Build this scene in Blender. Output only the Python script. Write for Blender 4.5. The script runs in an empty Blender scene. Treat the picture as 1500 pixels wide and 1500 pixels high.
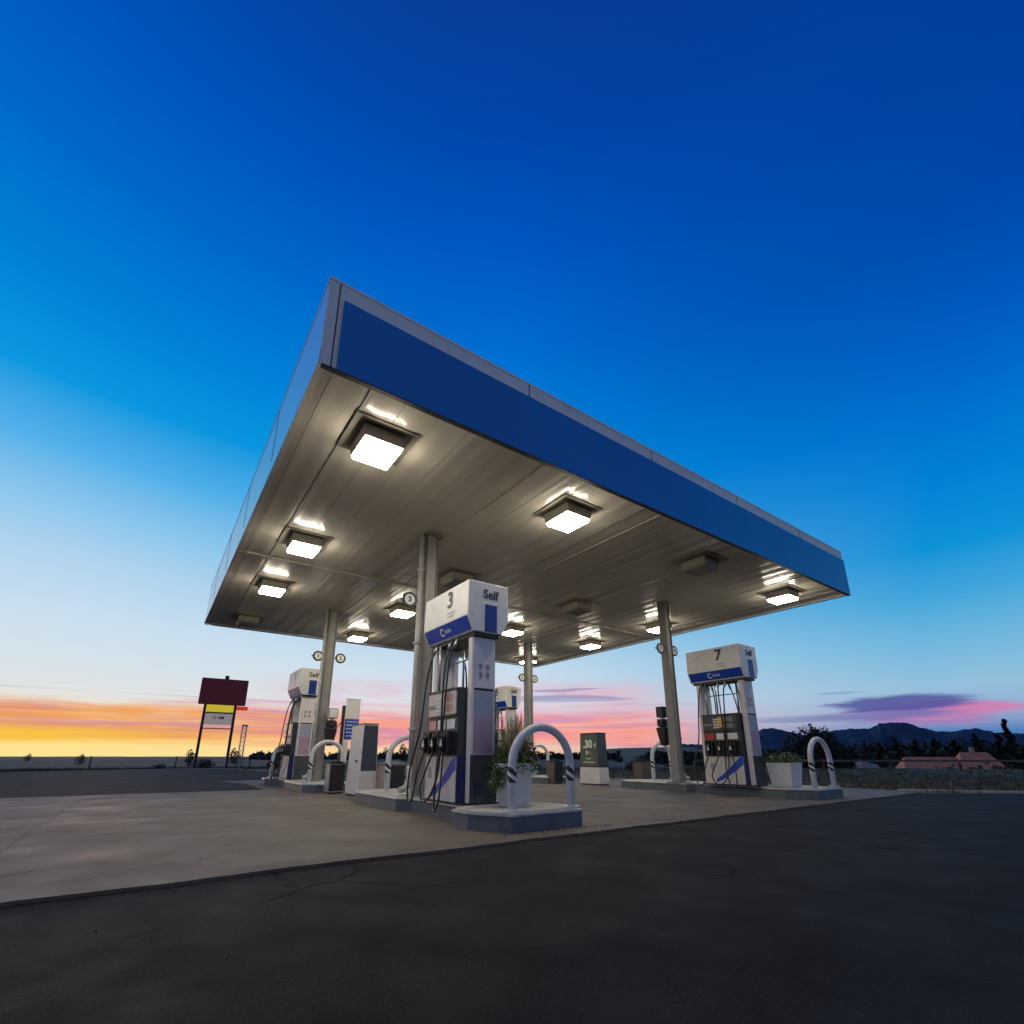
import bpy, bmesh, math, random
from mathutils import Vector, Matrix, noise
R = math.radians
random.seed(7)
S = bpy.context.scene
COL = S.collection
ISL = 0.22            # height of the fuel islands above the paving
CAN = 4.6             # underside of the canopy
CW, CD = 12.5, 12.3   # canopy size along x and y
FH = 1.08             # height of the fascia
CAMP = Vector((-0.7566, -4.3526, 0.7996))
FWD_AZ = math.atan2(0.8117, 0.5841)

# ------------------------------------------------------------------ helpers
class MB:
    """collects geometry for ONE mesh object"""
    def __init__(s): s.v = []; s.f = []; s.m = []; s.sm = []
    def add(s, vs, fs, mi=0, smooth=False):
        o = len(s.v); s.v += [tuple(v) for v in vs]
        for f in fs: s.f.append(tuple(i + o for i in f)); s.m.append(mi); s.sm.append(smooth)
        return s
    def box(s, x0, x1, y0, y1, z0, z1, mi=0, bev=0.0):
        if bev <= 0:
            vs = [(x0,y0,z0),(x1,y0,z0),(x1,y1,z0),(x0,y1,z0),(x0,y0,z1),(x1,y0,z1),(x1,y1,z1),(x0,y1,z1)]
            return s.add(vs, [(3,2,1,0),(4,5,6,7),(0,1,5,4),(1,2,6,5),(2,3,7,6),(3,0,4,7)], mi)
        bm = bmesh.new(); bmesh.ops.create_cube(bm, size=1)
        for v in bm.verts: v.co = Vector(((x0+x1)/2 + v.co.x*(x1-x0), (y0+y1)/2 + v.co.y*(y1-y0), (z0+z1)/2 + v.co.z*(z1-z0)))
        bmesh.ops.bevel(bm, geom=bm.edges[:], offset=bev, segments=2, affect='EDGES')
        bm.verts.index_update()
        s.add([v.co[:] for v in bm.verts], [tuple(v.index for v in f.verts) for f in bm.faces], mi)
        bm.free(); return s
    def prism(s, poly, z0, z1, mi=0, cap=True):
        n = len(poly)
        vs = [(x,y,z0) for x,y in poly] + [(x,y,z1) for x,y in poly]
        fs = [(i,(i+1)%n,n+(i+1)%n,n+i) for i in range(n)]
        if cap: fs += [tuple(range(n-1,-1,-1)), tuple(range(n,2*n))]
        return s.add(vs, fs, mi)
    def extrude_y(s, prof, y0, y1, mi=0, mis=None):
        """prof = closed list of (x,z)"""
        n = len(prof)
        vs = [(x,y0,z) for x,z in prof] + [(x,y1,z) for x,z in prof]
        for i in range(n):
            s.add([vs[i],vs[(i+1)%n],vs[n+(i+1)%n],vs[n+i]], [(0,1,2,3)], mis[i] if mis else mi)
        s.add(vs[:n], [tuple(range(n-1,-1,-1))], mi); s.add(vs[n:], [tuple(range(n))], mi)
        return s
    def tube(s, pts, r, seg=10, mi=0, cap=True):
        pts = [Vector(p) for p in pts]; n = len(pts)
        rs = r if isinstance(r, (list,tuple)) else [r]*n
        t0 = (pts[1]-pts[0]).normalized()
        up = Vector((0,0,1)) if abs(t0.z) < .9 else Vector((1,0,0))
        a = t0.cross(up).normalized(); vs = []
        for i,p in enumerate(pts):
            t = (pts[min(i+1,n-1)]-pts[max(i-1,0)]).normalized()
            a = (a - t*a.dot(t)).normalized(); b = t.cross(a)
            for k in range(seg):
                w = 2*math.pi*k/seg
                vs.append(p + (a*math.cos(w)+b*math.sin(w))*rs[i])
        fs = [(i*seg+k, i*seg+(k+1)%seg, (i+1)*seg+(k+1)%seg, (i+1)*seg+k) for i in range(n-1) for k in range(seg)]
        s.add(vs, fs, mi, True)
        if cap:
            s.add(vs[:seg], [tuple(range(seg-1,-1,-1))], mi); s.add(vs[-seg:], [tuple(range(seg))], mi)
        return s
    def disc_y(s, cx, y, cz, r, t=0.02, seg=28, mi=0, r0=0.0):
        """disc facing -y (and +y), thickness t"""
        for k in range(seg):
            a0, a1 = 2*math.pi*k/seg, 2*math.pi*(k+1)/seg
            P = lambda rr,a,yy: (cx+rr*math.cos(a), yy, cz+rr*math.sin(a))
            s.add([P(r0,a0,y),P(r,a0,y),P(r,a1,y),P(r0,a1,y)], [(0,1,2,3)], mi)
            s.add([P(r0,a0,y+t),P(r,a0,y+t),P(r,a1,y+t),P(r0,a1,y+t)], [(3,2,1,0)], mi)
            s.add([P(r,a0,y),P(r,a0,y+t),P(r,a1,y+t),P(r,a1,y)], [(0,1,2,3)], mi)
        return s
    def build(s, name, mats, parent=None, loc=None, bevel=0.0, smooth=False):
        me = bpy.data.meshes.new(name); me.from_pydata(s.v, [], s.f)
        if not isinstance(mats, (list,tuple)): mats = [mats]
        for m in mats: me.materials.append(m)
        for p,mi,sm in zip(me.polygons, s.m, s.sm): p.material_index = mi; p.use_smooth = sm or smooth
        bm = bmesh.new(); bm.from_mesh(me)
        bmesh.ops.remove_doubles(bm, verts=bm.verts, dist=1e-5)
        bmesh.ops.recalc_face_normals(bm, faces=bm.faces); bm.to_mesh(me); bm.free()
        o = bpy.data.objects.new(name, me); COL.objects.link(o)
        if parent: o.parent = parent
        if loc: o.location = loc
        if bevel:
            b = o.modifiers.new('bevel','BEVEL'); b.width = bevel; b.segments = 2; b.limit_method = 'ANGLE'; b.angle_limit = R(40)
        return o

def tag(o, label=None, cat=None, group=None, kind=None):
    if label: o['label'] = label
    if cat: o['category'] = cat
    if group: o['group'] = group
    if kind: o['kind'] = kind
    return o
def empty(name, loc, label, cat, group=None, rz=0):
    o = bpy.data.objects.new(name, None); COL.objects.link(o); o.location = loc; o.rotation_euler.z = rz
    o.empty_display_size = .2
    return tag(o, label, cat, group)
def copy_tree(o, loc=None, label=None, parent=None, rz=None, scale=None):
    c = o.copy(); COL.objects.link(c)
    if parent: c.parent = parent
    if loc is not None: c.location = loc
    if label: c['label'] = label
    if rz is not None: c.rotation_euler.z = rz
    if scale is not None: c.scale = scale
    for ch in o.children: copy_tree(ch, parent=c)
    return c
def text_mb(body, size, mat, name, parent, matrix, extrude=0.0015, bold=0.0):
    """lettering as a thin mesh; matrix maps the text plane into parent space"""
    cu = bpy.data.curves.new(name, 'FONT'); cu.body = body; cu.size = size; cu.extrude = extrude
    cu.align_x = 'CENTER'; cu.align_y = 'CENTER'; cu.offset = bold; cu.resolution_u = 4
    t = bpy.data.objects.new(name+'_tmp', cu); COL.objects.link(t)
    dg = bpy.context.evaluated_depsgraph_get(); me = bpy.data.meshes.new_from_object(t.evaluated_get(dg))
    bpy.data.objects.remove(t, do_unlink=True); bpy.data.curves.remove(cu)
    me.transform(matrix); me.materials.clear(); me.materials.append(mat); me.name = name
    o = bpy.data.objects.new(name, me); COL.objects.link(o)
    if parent: o.parent = parent
    return o
def face_negx(x, y, z):   # text readable from -x
    return Matrix.Translation((x,y,z)) @ Matrix(((0,0,-1,0),(-1,0,0,0),(0,1,0,0),(0,0,0,1)))
def face_posx(x, y, z):
    return Matrix.Translation((x,y,z)) @ Matrix(((0,0,1,0),(1,0,0,0),(0,1,0,0),(0,0,0,1)))
def face_negy(x, y, z):   # text readable from -y
    return Matrix.Translation((x,y,z)) @ Matrix(((1,0,0,0),(0,0,-1,0),(0,1,0,0),(0,0,0,1)))
def face_posy(x, y, z):
    return Matrix.Translation((x,y,z)) @ Matrix(((-1,0,0,0),(0,0,1,0),(0,1,0,0),(0,0,0,1)))

# ------------------------------------------------------------------ materials
def mat(name, col, rough=.5, metal=0.0, var=0.0, vscale=4.0, bump=0.0, bscale=60.0, spec=.5, coat=0.0, dirt=0.0, dirtcol=(.08,.06,.045), emit=None, estr=0):
    m = bpy.data.materials.new(name); m.use_nodes = True
    nt = m.node_tree; b = nt.nodes['Principled BSDF']; L = nt.links
    b.inputs['Base Color'].default_value = (*col,1); b.inputs['Roughness'].default_value = rough
    b.inputs['Metallic'].default_value = metal; b.inputs['Specular IOR Level'].default_value = spec
    b.inputs['Coat Weight'].default_value = coat
    tc = nt.nodes.new('ShaderNodeTexCoord')
    def nz(scale, detail=4, rough_=.55, vec=None):
        n = nt.nodes.new('ShaderNodeTexNoise'); n.inputs['Scale'].default_value = scale
        n.inputs['Detail'].default_value = detail; n.inputs['Roughness'].default_value = rough_
        L.new(vec or tc.outputs['Object'], n.inputs['Vector']); return n
    src = None
    if var > 0:
        n = nz(vscale, 6); r = nt.nodes.new('ShaderNodeMapRange')
        r.inputs['From Min'].default_value = .3; r.inputs['From Max'].default_value = .7
        r.inputs['To Min'].default_value = 1-var; r.inputs['To Max'].default_value = 1+var
        L.new(n.outputs['Fac'], r.inputs['Value'])
        h = nt.nodes.new('ShaderNodeHueSaturation'); h.inputs['Color'].default_value = (*col,1)
        L.new(r.outputs['Result'], h.inputs['Value']); src = h.outputs['Color']
    if dirt > 0:
        n = nz(vscale*2.3, 8, .7); r = nt.nodes.new('ShaderNodeMapRange')
        r.inputs['From Min'].default_value = .5; r.inputs['From Max'].default_value = .75
        r.inputs['To Max'].default_value = dirt; L.new(n.outputs['Fac'], r.inputs['Value'])
        mx = nt.nodes.new('ShaderNodeMix'); mx.data_type = 'RGBA'
        L.new(r.outputs['Result'], mx.inputs['Factor']); mx.inputs['B'].default_value = (*dirtcol,1)
        if src: L.new(src, mx.inputs['A'])
        else: mx.inputs['A'].default_value = (*col,1)
        src = mx.outputs['Result']
        rr = nt.nodes.new('ShaderNodeMapRange'); rr.inputs['To Min'].default_value = rough; rr.inputs['To Max'].default_value = min(1,rough+.25)
        L.new(n.outputs['Fac'], rr.inputs['Value']); L.new(rr.outputs['Result'], b.inputs['Roughness'])
    if src: L.new(src, b.inputs['Base Color'])
    if bump > 0:
        n = nz(bscale, 5); bp = nt.nodes.new('ShaderNodeBump'); bp.inputs['Strength'].default_value = bump; bp.inputs['Distance'].default_value = .01
        L.new(n.outputs['Fac'], bp.inputs['Height']); L.new(bp.outputs['Normal'], b.inputs['Normal'])
    if emit: b.inputs['Emission Color'].default_value = (*emit,1); b.inputs['Emission Strength'].default_value = estr
    return m

M = {}
M['white'] = mat('white_enamel', (.86,.85,.80), .32, var=.04, vscale=3, dirt=.25)
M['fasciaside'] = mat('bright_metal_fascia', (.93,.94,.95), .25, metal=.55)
M['fascia'] = mat('white_fascia', (.80,.80,.80), .38, metal=.0, var=.05, vscale=1.2, dirt=.12)
M['bluepatch'] = mat('blue_patch', (.004,.045,.27), .35, var=.05)
M['blue'] = mat('blue_band', (.004,.19,.60), .36, var=.08, vscale=.8)
M['blue2'] = mat('blue_decal', (.004,.065,.5), .35, var=.05)
M['navy'] = mat('navy_panel', (.012,.02,.11), .35, var=.1)
M['black'] = mat('black_plastic', (.018,.018,.02), .42, var=.2, bump=.05)
M['rubber'] = mat('rubber_hose', (.012,.012,.013), .38)
M['dark'] = mat('dark_grey_panel', (.055,.062,.068), .38, var=.12, vscale=5, dirt=.2)
M['darkend'] = mat('dark_green_grey', (.045,.055,.055), .4, var=.1)
M['mauve'] = mat('mauve_grey_panel', (.76,.71,.70), .3, var=.05, dirt=.15)
M['poster'] = mat('mauve_poster', (.40,.29,.37), .25, var=.12, vscale=6)
M['notice'] = mat('blue_grey_notice', (.33,.37,.45), .35, var=.35, vscale=45)
M['print'] = mat('dark_print', (.03,.03,.035), .5)
M['greyprint'] = mat('grey_print', (.25,.25,.24), .5)
M['display'] = mat('display_panel', (.62,.56,.50), .3, var=.06, dirt=.1)
M['pinkpanel'] = mat('pink_decal', (.55,.30,.26), .35)
M['yellow'] = mat('yellow_decal', (.75,.45,.05), .35)
M['red'] = mat('red_decal', (.5,.025,.02), .4)
M['steel'] = mat('column_steel_paint', (.255,.25,.235), .36, metal=.15, var=.08, vscale=2, dirt=.3, bump=.03, bscale=20)
M['pipe'] = mat('downspout_paint', (.48,.48,.45), .4, dirt=.3)
M['galv'] = mat('galvanised_metal', (.45,.46,.47), .35, metal=.7, var=.15, vscale=8)
M['islside'] = mat('painted_island_steel', (.105,.13,.145), .42, metal=.2, var=.15, vscale=3, dirt=.6, dirtcol=(.07,.06,.05), bump=.06, bscale=25)
M['isltop'] = mat('island_concrete', (.40,.375,.32), .75, var=.15, vscale=3, bump=.25, bscale=90, dirt=.5, dirtcol=(.14,.12,.10))
M['hoop'] = mat('hoop_white_paint', (.62,.65,.66), .4, var=.06, vscale=8, dirt=.45, dirtcol=(.2,.17,.14))
M['pot'] = mat('pot_plastic', (.56,.54,.50), .5, var=.05, dirt=.35, dirtcol=(.2,.17,.13))
M['pot2'] = mat('pale_planter', (.66,.66,.66), .5, var=.04, dirt=.25)
M['soil'] = mat('soil', (.04,.03,.02), .9, bump=.5, bscale=40)
M['binbrown'] = mat('brown_bin', (.11,.085,.07), .5, var=.15, dirt=.3)
M['bindark'] = mat('bin_dark', (.022,.022,.022), .45, var=.15)
M['binpale'] = mat('bin_pale_face', (.42,.32,.27), .45, var=.08, dirt=.3)
M['grey'] = mat('grey_panel', (.33,.34,.36), .4, var=.05, dirt=.2)
M['kioskwhite'] = mat('cabinet_white', (.66,.62,.58), .38, var=.04, dirt=.2)
M['slate'] = mat('slate_panel', (.045,.055,.07), .3, var=.06)
M['greensign'] = mat('green_sign_face', (.075,.095,.06), .35, var=.1)
M['letter'] = mat('white_lettering', (.8,.8,.76), .5)
M['maroon'] = mat('maroon_board', (.27,.014,.024), .5, var=.1, vscale=1)
M['signyellow'] = mat('sign_yellow', (.75,.62,.03), .5, var=.05, emit=(.8,.62,.03), estr=.55)
M['signpale'] = mat('sign_pale', (.46,.42,.38), .5, var=.06)
M['signlit'] = mat('sign_pale_lit', (.46,.42,.38), .5, var=.06, emit=(.5,.42,.36), estr=.35)
M['redlit'] = mat('red_sign_lit', (.5,.025,.02), .4, emit=(.8,.05,.02), estr=.5)
M['post'] = mat('dark_post', (.02,.014,.012), .6, var=.2)
M['fixture'] = mat('fixture_housing', (.50,.46,.37), .45, var=.05, dirt=.15)
M['flange'] = mat('fixture_plate', (.26,.235,.19), .35)
M['lens'] = mat('lit_lens', (.9,.88,.8), .3, emit=(1.0,.89,.71), estr=56)
M['lensoff'] = mat('unlit_lens', (.30,.29,.26), .25)
M['housewall'] = mat('house_wall', (.30,.20,.17), .8, var=.1)
M['roof'] = mat('red_tile_roof', (.60,.19,.10), .8, var=.25, vscale=1.5, bump=.4, bscale=8)
M['railmetal'] = mat('weathered_rail', (.10,.10,.10), .6, metal=.2, var=.2)
M['window'] = mat('dark_window', (.02,.025,.03), .1)
M['bark'] = mat('bark', (.05,.035,.025), .9, var=.3, bump=.5, bscale=15)
M['conifer'] = mat('conifer_needles', (.014,.020,.010), .8, var=.5, vscale=.7)
M['scrub'] = mat('scrub_leaves', (.045,.038,.015), .8, var=.5, vscale=2)
M['leaf'] = mat('plant_leaves', (.07,.12,.03), .5, var=.5, vscale=9)
M['flower'] = mat('pale_flowers', (.6,.6,.45), .6, var=.1)
M['reed'] = mat('dry_reeds', (.44,.36,.18), .6, var=.4, vscale=14)
M['blade'] = mat('green_blades', (.07,.10,.05), .5, var=.4, vscale=14)
M['copper'] = mat('russet_leaves', (.09,.035,.022), .6, var=.4, vscale=9)
M['grit'] = mat('dark_grit', (.07,.06,.05), .9, var=.4, vscale=30)
M['rock'] = mat('pale_rock', (.24,.22,.21), .9, var=.3, vscale=1.5, bump=.6, bscale=5)

# ---- ground materials (world-space patterns: joints, stains, tyre marks)
def ground_mat(name, kind):
    m = bpy.data.materials.new(name); m.use_nodes = True; nt = m.node_tree; L = nt.links; b = nt.nodes['Principled BSDF']
    N = nt.nodes.new
    tc = N('ShaderNodeTexCoord')
    def noise_(scale, detail=6, rough=.6, sc=(1,1,1)):
        mp = N('ShaderNodeMapping'); mp.inputs['Scale'].default_value = sc; L.new(tc.outputs['Object'], mp.inputs['Vector'])
        n = N('ShaderNodeTexNoise'); n.inputs['Scale'].default_value = scale; n.inputs['Detail'].default_value = detail; n.inputs['Roughness'].default_value = rough
        L.new(mp.outputs['Vector'], n.inputs['Vector']); return n.outputs['Fac']
    def rng(v, a, b_, c, d):
        r = N('ShaderNodeMapRange'); L.new(v, r.inputs['Value'])
        for k,x in zip(('From Min','From Max','To Min','To Max'), (a,b_,c,d)): r.inputs[k].default_value = x
        return r.outputs['Result']
    def mix(f, A, B, mode='MIX'):
        x = N('ShaderNodeMix'); x.data_type = 'RGBA'; x.blend_type = mode
        if hasattr(f,'links'): L.new(f, x.inputs['Factor'])
        else: x.inputs['Factor'].default_value = f
        for k,v in (('A',A),('B',B)):
            if hasattr(v,'links'): L.new(v, x.inputs[k])
            else: x.inputs[k].default_value = (*v,1)
        return x.outputs['Result']
    def math_(op, a, b_=None):
        x = N('ShaderNodeMath'); x.operation = op
        for i,v in enumerate((a,b_)):
            if v is None: continue
            if hasattr(v,'links'): L.new(v, x.inputs[i])
            else: x.inputs[i].default_value = v
        return x.outputs[0]
    if kind == 'concrete':
        c = mix(rng(noise_(.45,7,.65), .32,.68,0,1), (.105,.080,.057), (.172,.134,.096))
        c = mix(rng(noise_(1.0,6,.7,(.35,1.9,1)), .50,.72,0,.75), c, (.065,.05,.04))        # drips and tyre rubs
        c = mix(rng(noise_(4.5,8,.75), .58,.76,0,.6), c, (.05,.04,.033))
        c = mix(rng(noise_(2.2,5,.6), .66,.74,0,.45), c, (.28,.235,.18))
        c = mix(rng(noise_(19,7,.8), .52,.7,0,.4), c, (.06,.048,.038))
        c = mix(rng(noise_(140,3,.6), .3,.7,0,.3), c, (.06,.052,.045))
        sp = N('ShaderNodeSeparateXYZ'); 
        w = N('ShaderNodeVectorMath'); w.operation = 'ADD'; L.new(tc.outputs['Object'], w.inputs[0])
        nz = N('ShaderNodeTexNoise'); nz.inputs['Scale'].default_value = 1.1; nz.inputs['Detail'].default_value = 6; L.new(tc.outputs['Object'], nz.inputs['Vector'])
        s2 = N('ShaderNodeVectorMath'); s2.operation = 'SCALE'; s2.inputs['Scale'].default_value = .10; L.new(nz.outputs['Color'], s2.inputs[0]); L.new(s2.outputs['Vector'], w.inputs[1])
        L.new(w.outputs['Vector'], sp.inputs[0])
        jx = math_('PINGPONG', math_('ADD', sp.outputs['X'], 1.57), 2.3)
        jy = math_('PINGPONG', math_('ADD', sp.outputs['Y'], .42), 2.3)
        j = math_('MINIMUM', jx, jy)
        jm = rng(j, .008, .022, 1, 0)
        c = mix(math_('MULTIPLY', jm, .75), c, (.05,.04,.035))
        halo = rng(j, .02, .14, .35, 0); c = mix(math_('MULTIPLY', halo, noise_(6,5,.7)), c, (.12,.08,.06))
        vo = N('ShaderNodeTexVoronoi'); vo.feature = 'DISTANCE_TO_EDGE'; vo.inputs['Scale'].default_value = .33
        w2 = N('ShaderNodeVectorMath'); w2.operation = 'ADD'; s3 = N('ShaderNodeVectorMath'); s3.operation='SCALE'; s3.inputs['Scale'].default_value=.5
        L.new(nz.outputs['Color'], s3.inputs[0]); L.new(tc.outputs['Object'], w2.inputs[0]); L.new(s3.outputs['Vector'], w2.inputs[1]); L.new(w2.outputs['Vector'], vo.inputs['Vector'])
        cr = math_('MULTIPLY', rng(vo.outputs['Distance'], .0015, .006, 1, 0), rng(noise_(.3,2), .52,.6,0,1))
        c = mix(math_('MULTIPLY', cr, .8), c, (.035,.03,.028))
        L.new(c, b.inputs['Base Color'])
        L.new(rng(noise_(1.2,5,.6), .3,.7,.58,.9), b.inputs['Roughness'])
        h = math_('SUBTRACT', noise_(90,5,.6), math_('MULTIPLY', math_('ADD', jm, cr), 3.0)); dist=.004; st=.5
        h = math_('ADD', h, math_('MULTIPLY', noise_(.8,4,.5), 6.0))
    elif kind == 'asphalt':
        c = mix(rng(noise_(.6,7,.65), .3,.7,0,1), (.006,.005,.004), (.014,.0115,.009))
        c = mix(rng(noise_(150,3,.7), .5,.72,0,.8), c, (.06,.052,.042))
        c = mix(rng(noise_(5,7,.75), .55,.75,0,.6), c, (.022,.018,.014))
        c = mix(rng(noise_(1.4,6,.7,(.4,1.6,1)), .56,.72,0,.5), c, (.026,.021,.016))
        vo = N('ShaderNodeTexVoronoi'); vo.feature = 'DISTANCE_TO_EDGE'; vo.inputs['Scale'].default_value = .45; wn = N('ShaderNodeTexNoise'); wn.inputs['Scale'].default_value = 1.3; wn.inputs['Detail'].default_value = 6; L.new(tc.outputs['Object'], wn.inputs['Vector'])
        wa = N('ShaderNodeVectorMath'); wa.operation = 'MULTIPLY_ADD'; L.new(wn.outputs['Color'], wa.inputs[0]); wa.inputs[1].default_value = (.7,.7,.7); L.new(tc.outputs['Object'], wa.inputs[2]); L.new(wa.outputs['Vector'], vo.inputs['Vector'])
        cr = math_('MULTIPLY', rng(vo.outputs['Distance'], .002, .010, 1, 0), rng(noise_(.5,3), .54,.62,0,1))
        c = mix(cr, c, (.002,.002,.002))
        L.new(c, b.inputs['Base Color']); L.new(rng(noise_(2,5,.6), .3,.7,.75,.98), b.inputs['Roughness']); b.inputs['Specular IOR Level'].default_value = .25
        h = math_('SUBTRACT', noise_(120,4,.75), math_('MULTIPLY', cr, 2.0)); dist=.012; st=1.0
    elif kind == 'field':
        c = mix(rng(noise_(.12,8,.7), .35,.65,0,1), (.13,.068,.022), (.27,.15,.055))
        c = mix(rng(noise_(1.6,8,.75), .45,.7,0,.8), c, (.10,.075,.025))
        c = mix(rng(noise_(.02,4,.6), .5,.65,0,.6), c, (.30,.18,.09))
        L.new(c, b.inputs['Base Color']); b.inputs['Roughness'].default_value = .95
        h = noise_(9,6,.75); dist=.05; st=.5
    elif kind == 'mountain':
        c = mix(rng(noise_(.004,8,.65), .35,.65,0,1), (.010,.022,.055), (.022,.045,.095))  # blue of the hazy distance is put into the slope colour
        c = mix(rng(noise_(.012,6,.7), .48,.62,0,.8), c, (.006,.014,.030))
        L.new(c, b.inputs['Base Color']); b.inputs['Roughness'].default_value = .95
        h = noise_(.02,8,.7); dist=12; st=.8
    bp = N('ShaderNodeBump'); bp.inputs['Strength'].default_value = st; bp.inputs['Distance'].default_value = dist
    L.new(h, bp.inputs['Height']); L.new(bp.outputs['Normal'], b.inputs['Normal'])
    return m
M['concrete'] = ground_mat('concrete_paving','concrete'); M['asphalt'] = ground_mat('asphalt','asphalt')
M['field'] = ground_mat('prairie_ground','field'); M['mountain'] = ground_mat('mountain_haze_blue','mountain')
M['kerb'] = mat('kerb_concrete', (.34,.32,.29), .8, var=.15, bump=.3, bscale=50, dirt=.3)

# soffit: glossy white metal pans, faintly warped so that lamp reflections break into streaks
def soffit_mat():
    m = mat('soffit_panels', (.58,.545,.465), .07, var=.05, vscale=1.0, dirt=.06, spec=.5)
    nt = m.node_tree; L = nt.links; b = nt.nodes['Principled BSDF']; N = nt.nodes.new
    tc = N('ShaderNodeTexCoord'); mp = N('ShaderNodeMapping'); mp.inputs['Scale'].default_value = (14,.35,1)
    L.new(tc.outputs['Object'], mp.inputs['Vector'])
    n = N('ShaderNodeTexNoise'); n.inputs['Scale'].default_value = 1.0; n.inputs['Detail'].default_value = 2; L.new(mp.outputs['Vector'], n.inputs['Vector'])
    bp = N('ShaderNodeBump'); bp.inputs['Strength'].default_value = .22; bp.inputs['Distance'].default_value = .003
    L.new(n.outputs['Fac'], bp.inputs['Height']); L.new(bp.outputs['Normal'], b.inputs['Normal'])
    return m
M['soffit'] = soffit_mat()

# ------------------------------------------------------------------ terrain and far country
def az_dist(x, y):
    dx, dy = x-CAMP.x, y-CAMP.y
    return math.degrees(FWD_AZ - math.atan2(dy, dx)), math.hypot(dx, dy)   # az: + to the right of the view
def sstep(a, b, x):
    t = max(0, min(1, (x-a)/(b-a))); return t*t*(3-2*t)
def terrain_h(x, y):
    az, d = az_dist(x, y)
    az = (az+180)%360-180
    right = sstep(8, 22, az)*(1-sstep(120,150,az))
    h = -4.2*right*sstep(46, 66, d)
    h += right*sstep(150, 900, d)*6
    h += sstep(4, 12, az)*(1-sstep(19, 24, az))*sstep(350, 800, d)*(1-sstep(900,1500,d))*13
    n = noise.noise(Vector((x*.01, y*.01, 0)))
    h += n*sstep(60, 200, d)*1.0*(0.35+.65*right) - .25*sstep(30,60,d)*(1-right)
    return h
mb = MB()
rings = [0,6,12,20,28,36,42,46,50,55,60,66,75,90,110,140,180,230,300,380,480,600,760,1000,1400,2200,3600,6000,10000]
seg = 240; vs = [(CAMP.x, CAMP.y, 0)]; fs = []
for r in rings[1:]:
    for k in range(seg):
        a = 2*math.pi*k/seg; x = CAMP.x + r*math.cos(a); y = CAMP.y + r*math.sin(a)
        vs.append((x, y, terrain_h(x, y)))
for k in range(seg): fs.append((0, 1+k, 1+(k+1)%seg))
for i in range(len(rings)-2):
    for k in range(seg):
        a = 1+i*seg+k; b_ = 1+i*seg+(k+1)%seg; fs.append((a, a+seg, b_+seg, b_))
mb.add(vs, fs, 0, True); tag(mb.build('ground', M['field']), kind='structure')

# asphalt lot, concrete slab, paving strip (each a sheet above the other)
def slab(name, poly, z, m, parts=None):
    b = MB(); b.prism(poly, z-.05, z); return tag(b.build(name, m), kind='structure')
# the sheet is cut into quads so it stays even
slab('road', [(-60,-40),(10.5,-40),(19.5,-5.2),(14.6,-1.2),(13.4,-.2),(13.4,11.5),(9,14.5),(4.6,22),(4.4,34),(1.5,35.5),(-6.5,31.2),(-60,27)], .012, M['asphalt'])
rnd = random.Random(12); front = []
x = -26.0
while x < 13.2:
    front.append((x, -.28+.05*noise.noise(Vector((x*.9,0,0)))+rnd.uniform(-.012,.012)-(.05 if rnd.random()<.04 else 0))); x += rnd.uniform(.05,.22)
slab('pavement', front+[(13.4,-.28),(13.9,.6),(13.4,8.0),(12.6,9.0),(11.2,11.8),(6.0,12.4),(3.6,12.5),(1.8,12.3),(1.7,9.25),(-26,10.6)], .035, M['concrete'])
slab('path', [(1.82,12.36),(3.5,12.56),(3.6,15.2),(1.3,14.9)], .026, M['concrete'])
rnd = random.Random(44); gm = MB()
for _ in range(900):
    k = rnd.random()
    if k < .6: x = rnd.uniform(-3,13); y = -.33-abs(rnd.gauss(0,.10)); z = .012
    elif k < .8: x = rnd.uniform(2.2,3.8); y = rnd.choice([.05,.02])-abs(rnd.gauss(0,.05)); z = .035
    else: x = rnd.uniform(-2,12); y = rnd.uniform(-4,8); z = .035 if y > -.2 else .012
    q = rnd.uniform(.004,.013); a = rnd.uniform(0,3.14)
    P3 = [(x+q*rnd.uniform(.6,1.3)*math.cos(a+t), y+q*rnd.uniform(.6,1.3)*math.sin(a+t), z-.001) for t in (0,1.57,3.14,4.71)]
    gm.add(P3+[(x,y,z+q*.8)], [(0,1,4),(1,2,4),(2,3,4),(3,0,4)])
tag(gm.build('gravel', M['grit']), 'loose gravel crumbs along the broken edge of the concrete slab', 'gravel', kind='stuff')
# kerbs
def kerb(name, pts, w=.13, z0=-.02, z1=.055, lab=None):
    b = MB()
    for (x0,y0),(x1,y1) in zip(pts[:-1], pts[1:]):
        d = Vector((x1-x0, y1-y0)).normalized(); n = Vector((-d.y, d.x))*w/2
        b.prism([(x0-n.x,y0-n.y),(x1-n.x,y1-n.y),(x1+n.x,y1+n.y),(x0+n.x,y0+n.y)], z0, z1)
    return tag(b.build(name, M['kerb'], bevel=.02), kind='structure')
kerb('kerb', [(14.0,.35),(15.4,-1.6),(19.9,-5.0)])
kerb('kerb', [(-60,27.2),(-6.6,31.4),(1.4,35.7),(4.6,34.2)])

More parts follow.
